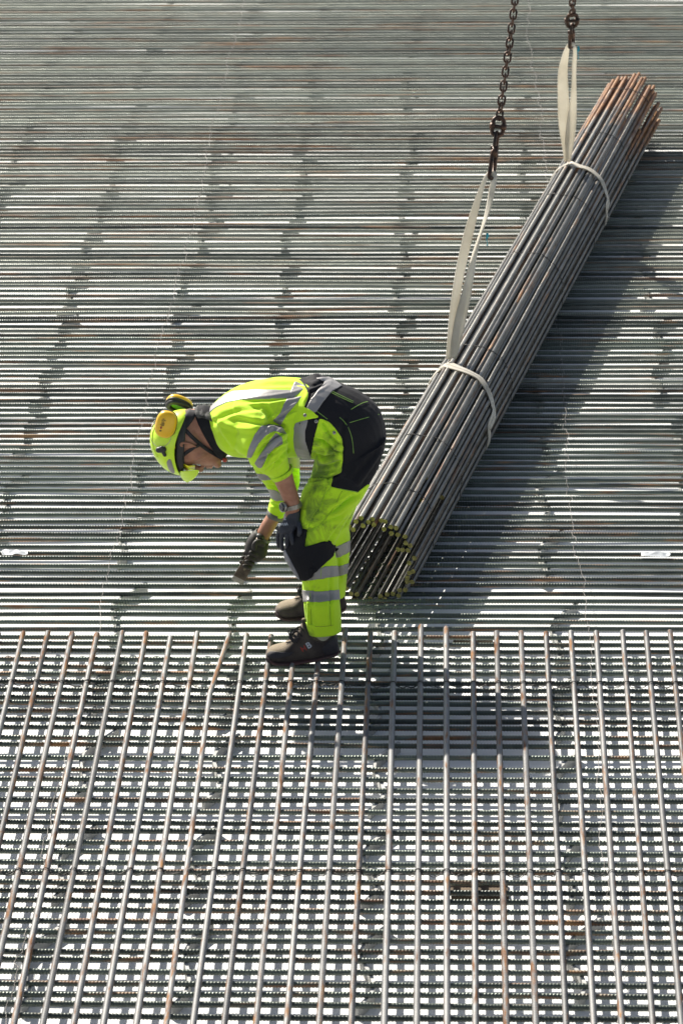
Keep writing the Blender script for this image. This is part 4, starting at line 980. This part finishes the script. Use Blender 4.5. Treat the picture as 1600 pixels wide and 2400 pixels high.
# ---- hand tool (held, so a thing of its own)
T = empty('hand_tool', hA); tag(T, 'dark steel hand tool with a flat bright edged blade held in the lower glove', 'tool')
zt = lambda x, y: z6(x, y, .15)
tA, tB = zt(330, 1290), zt(95, 1700); td = (tB-tA).normalized(); ts = td.cross(Vector((0, 1, 0))).normalized(); tn = td.cross(ts).normalized()
R3 = Matrix((ts, tn, td)).transposed(); Lt = (tB-tA).length
mb = MB(); mb.tube([hA-hd*.03, hA+hd*.05, tA+td*.01], [.0125, .0125, .012], 14); mb.build('handle', M_tool, T)
mb = MB(); mb.tube([hA-hd*.046, hA-hd*.040, hA-hd*.032, hA-hd*.028], [.012, .0175, .018, .012], 18); mb.build('handle_end', M_black, T)
mb = MB(); V = []
for (s, wd_, th) in ((-.005, .012, .012), (.012, .020, .010), (Lt*.9, .0235, .007), (Lt, .024, .004)):
    for a, b in ((-1, -1), (1, -1), (1, 1), (-1, 1)): V.append(tA+td*s+ts*a*wd_*1.1+tn*b*th/2)
F = [(4*i+k, 4*i+(k+1) % 4, 4*i+4+(k+1) % 4, 4*i+4+k) for i in range(3) for k in range(4)]+[(3,2,1,0),(12,13,14,15)]
mb.add(V, F); o = mb.build('blade', M_tool, T, False); bv = o.modifiers.new('b', 'BEVEL'); bv.width = .0012; bv.segments = 2
mb = MB(); mb.box(tB+td*.009, (.050, .0035, .022), R3); o = mb.build('blade_edge', M_steel, T, False); o.modifiers.new('b', 'BEVEL').width = .0008
mb = MB(); mb.tube([tA+td*.002-tn*.001, tA+td*.03-tn*.002, tA+td*.055-tn*.001], [.0125, .010, .004], 12); 
fr = 1 if (tn.dot(Vector((0, -1, 0))) > 0) else -1
mb = MB(); mb.tube([tA+td*.002+tn*fr*.002, tA+td*.03+tn*fr*.004, tA+td*.058+tn*fr*.002], [.0125, .010, .004], 12); mb.build('shank', M_shank, T)
# ---- helmet
cr = (Pd(Z2(125, 670), 0)-Pd(Z2(530, 745), 0)).normalized()
def rim(f, sec):
    n = len(sec); out = []
    for i, p in enumerate(sec):
        s_ = abs(math.sin(2*PI*i/n))**3; k = max(0, 1-f*2.2); out.append(p+cr*.030*s_*k)
    return out
hs = [((585,322),(508,1160),.100,0), ((540,316),(470,1152),.104,0), ((450,330),(400,1128),.106,0), ((350,365),(300,1068),.101,0), ((255,420),(210,965),.086,0), ((178,500),(150,860),.060,0), ((135,585),(125,760),.032,0), ((118,650),(118,700),.010,0)]
mb = loft(hs, Z2, cap=False, n=48, sub=5, e=2.1, mod=rim); nV = len(mb.V); mb.F.append(tuple(nV-48+k for k in range(48)))
hm = mb.mesh('helmet'); helmet = obj('helmet', hm, M_helm, W); B_h = bvh_of(hm); s = helmet.modifiers.new('t', 'SOLIDIFY'); s.thickness = .003; s.offset = -1
# raised ridge lines and peak
pk = MB(); nu, nv = 13, 5; V = []
for i in range(nu):
    a = -1+2*i/(nu-1); yy = a*.070; q = math.sqrt(max(0, 1-(a*.93)**2)); A_ = abs(a)
    base = Pd(Z2(np.interp(A_, [0, .5, 1], [508, 504, 492]), np.interp(A_, [0, .5, 1], [1162, 1148, 1100])), yy)
    tip = Pd(Z2(np.interp(A_, [0, .4, .75, 1], [590, 660, 735, 745]), np.interp(A_, [0, .4, .75, 1], [1248, 1215, 1135, 1078])), yy*(1-.15*A_))
    for j in range(nv):
        t = j/(nv-1); V.append(base+(tip-base)*t+Vector((0, 0, -.006))*math.sin(PI*t)*q)
F = [(i*nv+j, i*nv+j+1, (i+1)*nv+j+1, (i+1)*nv+j) for i in range(nu-1) for j in range(nv-1)]
pk.add(V, F); o = pk.build('peak', M_helm, helmet); s = o.modifiers.new('t', 'SOLIDIFY'); s.thickness = .003; o.modifiers.new('s', 'SUBSURF').levels = 1
patch('reflective_sticker', hm, [zz(Z2, [(315,950),(385,962),(440,1135),(368,1108)])], M_tape, helmet, off=.002, thick=.001)
# inner harness band
shell('harness_band', [((600,345),(540,1120),.088,0), ((470,360),(450,1090),.086,0)], Z2, M_black, helmet, .003, 3)
for pts in ([(240,440),(160,600),(150,760),(215,930)],): strap('shell_ridge', B_h, zz(Z2, pts), .006, M_helm, helmet, off=.001, th=.004)
# bracket and spring wires of the ear defenders
P, n_ = surf_pts(B_h, [Z2(275, 835)], .006)[0]
mb = MB(); cap_tube(mb, [P+Vector((-.012, 0, .002)), P+Vector((.006, 0, .004))], [.012, .013], 12); cap_tube(mb, [P+Vector((0, -.004, .010)), P+Vector((.012, -.004, -.018))], [.009, .007], 10)
mb.build('bracket', M_black, helmet)
for pts in ([(240,800),(175,740),(145,650),(165,560),(190,470)], [(270,805),(330,770),(375,720),(395,650)]):
    mb = MB(); sp = [s_[0]+s_[1]*.006 for s_ in surf_pts(B_h, [tuple(c) for c in catmull(zz(Z2, pts), 4)], .003)]; mb.tube(sp, .0011, 6); mb.build('spring_wire', M_steel, helmet)
def ear_cup(c, ydir, tilt, inner):
    """cup: yellow shell bulging along ydir, black rim, cushion and foam on the other side"""
    n_ = (Vector((0, -1, .12)) if ydir < 0 else Vector((.12, .80, .60))).normalized(); z_ = Vector((math.sin(tilt), 0, math.cos(tilt))); z_ = (z_-n_*z_.dot(n_)).normalized(); x_ = z_.cross(n_)
    def ring(r1, r2, h, n=32, e=2.5): return [c+x_*math.copysign(abs(math.cos(2*PI*k/n))**(2/e), math.cos(2*PI*k/n))*r1+z_*math.copysign(abs(math.sin(2*PI*k/n))**(2/e), math.sin(2*PI*k/n))*r2+n_*h for k in range(n)]
    def stack(rs):
        mb = MB(); V = []; 
        for r in rs: V += ring(*r)
        n = 32; F = [(i*n+k, i*n+(k+1) % n, (i+1)*n+(k+1) % n, (i+1)*n+k) for i in range(len(rs)-1) for k in range(n)]
        F += [tuple(range(n-1, -1, -1)), tuple((len(rs)-1)*n+k for k in range(n))]; mb.add(V, F); return mb
    root = stack([(.040, .053, 0), (.0415, .0545, .006), (.0405, .0535, .014), (.037, .050, .021), (.030, .043, .0265), (.019, .031, .0295), (.006, .012, .0305)]).build('ear_defender', M_muff, W)
    stack([(.041, .054, -.006), (.043, .056, -.004), (.043, .056, .001), (.041, .054, .003)]).build('cup_rim', M_black, root)
    mb = MB(); mb.tube([p-n_*.012 for p in ring(.030, .043, 0)], .011, 10, closed=True); mb.build('cushion', M_black, root)
    stack([(.028, .040, -.009), (.028, .040, -.006)]).build('foam', M_foam, root)
    return root, c, x_, z_, n_
mc = Pd(Z2(322, 505), -.125)
r1, c_, x_, z_, n_ = ear_cup(mc, -1, math.radians(14), False)
B_m = bvh_of(r1.data)
for (uvp, wds, col_m) in (((258, 552), [(0, 6)], M_red), ((252, 592), [(0, 4)], M_black)):
    P, nn = surf_pts(B_m, [Z2(*uvp)], .0008)[0]; mb = MB(); mb.box(P, (.0075, .0008, .0085 if col_m == M_red else .005), Matrix.Rotation(-.2, 3, 'Y')); mb.build('cup_emblem', col_m, r1, False)
for k, y in enumerate((445, 462, 480, 498, 515, 528)):
    text_on(B_m, ['CE', 'EN 352', 'L M', 'S/M/L', 'EN 352', 'OPT'][k], Z2(290-k*4+(8 if k % 2 else 0), y), -.12, .0055, M_tool, r1, 'cup_print', off=.0012)
r2, *_ = ear_cup(Pd(Z2(485, 268), .125), 1, math.radians(-52), True)
# arms from helmet to cups
mb = MB(); mb.tube([s_[0] for s_ in surf_pts(B_h, zz(Z2, [(395,655),(425,620),(450,560)]), .010)], .004, 8); mb.build('cup_arm', M_black, r1)
mb = MB(); mb.tube(catmull([Pd(Z2(590, 330), .075), Pd(Z2(625, 305), .10), Pd(Z2(612, 270), .125)], 4), .004, 8); mb.build('cup_arm', M_black, r2)
# chin and nape straps on the skin
st_ = lambda nm, pts, wd_: strap(nm, B_body, zz(Z2, pts), wd_, M_strap, helmet, off=.004, th=.002)
st_('chin_strap', [(500,505),(600,620),(735,750),(900,870),(1040,955)], .015)
st_('chin_strap', [(500,930),(600,850),(740,765)], .014)
st_('nape_strap', [(470,620),(520,540),(600,450),(665,340)], .040)
st_('nape_strap', [(440,760),(450,860),(500,940),(530,1010)], .024)
st_('nape_strap', [(455,600),(430,700),(440,800)], .020)
P, nn = surf_pts(B_body, [Z2(436, 792)], .009)[0]; mb = MB(); mb.box(P, (.008, .001, .011), Matrix.Rotation(.25, 3, 'Y')); mb.build('harness_label', M_muff, helmet, False)
patch('hair', bm_, [zz(Z2, [(400,420),(500,330),(640,300),(640,380),(560,500),(500,560),(420,560)])], M_hair, body, off=.002, thick=.001)
# safety glasses
gl = empty('safety_glasses', zp(640, 1060, 0)); gl.parent = W; gl.matrix_parent_inverse = W.matrix_world.inverted()
V = []; nu = 15
for i in range(nu):
    a = -1+2*i/(nu-1); dd = .068*math.sin(a*1.25)/math.sin(1.25); fwd = math.cos(a*1.25)
    for (x, y) in ((548, 985), (600, 1010), (690, 1005)):
        V.append(zp(x-6*fwd, y+75*fwd, dd))
F = [(i*3+j, i*3+j+1, i*3+j+4, i*3+j+3) for i in range(nu-1) for j in range(2)]
o = obj('lens', mesh('lens', V, F), M_lens, gl); o.modifiers.new('t', 'SOLIDIFY').thickness = .0015
for sg in (-1, 1):
    mb = MB(); mb.tube([zp(548, 1010, sg*.068), zp(545, 930, sg*.080), zp(525, 800, sg*.084)], .0022, 6); mb.build('temple_arm', M_black, gl)
mb = MB(); mb.tube([Vector(V[i*3+2]) for i in range(nu)], .0013, 6); mb.tube([Vector(V[i*3]) for i in range(nu)], .0012, 6); mb.build('frame', M_black, gl)
gl['label'] = 'yellow tinted safety glasses'
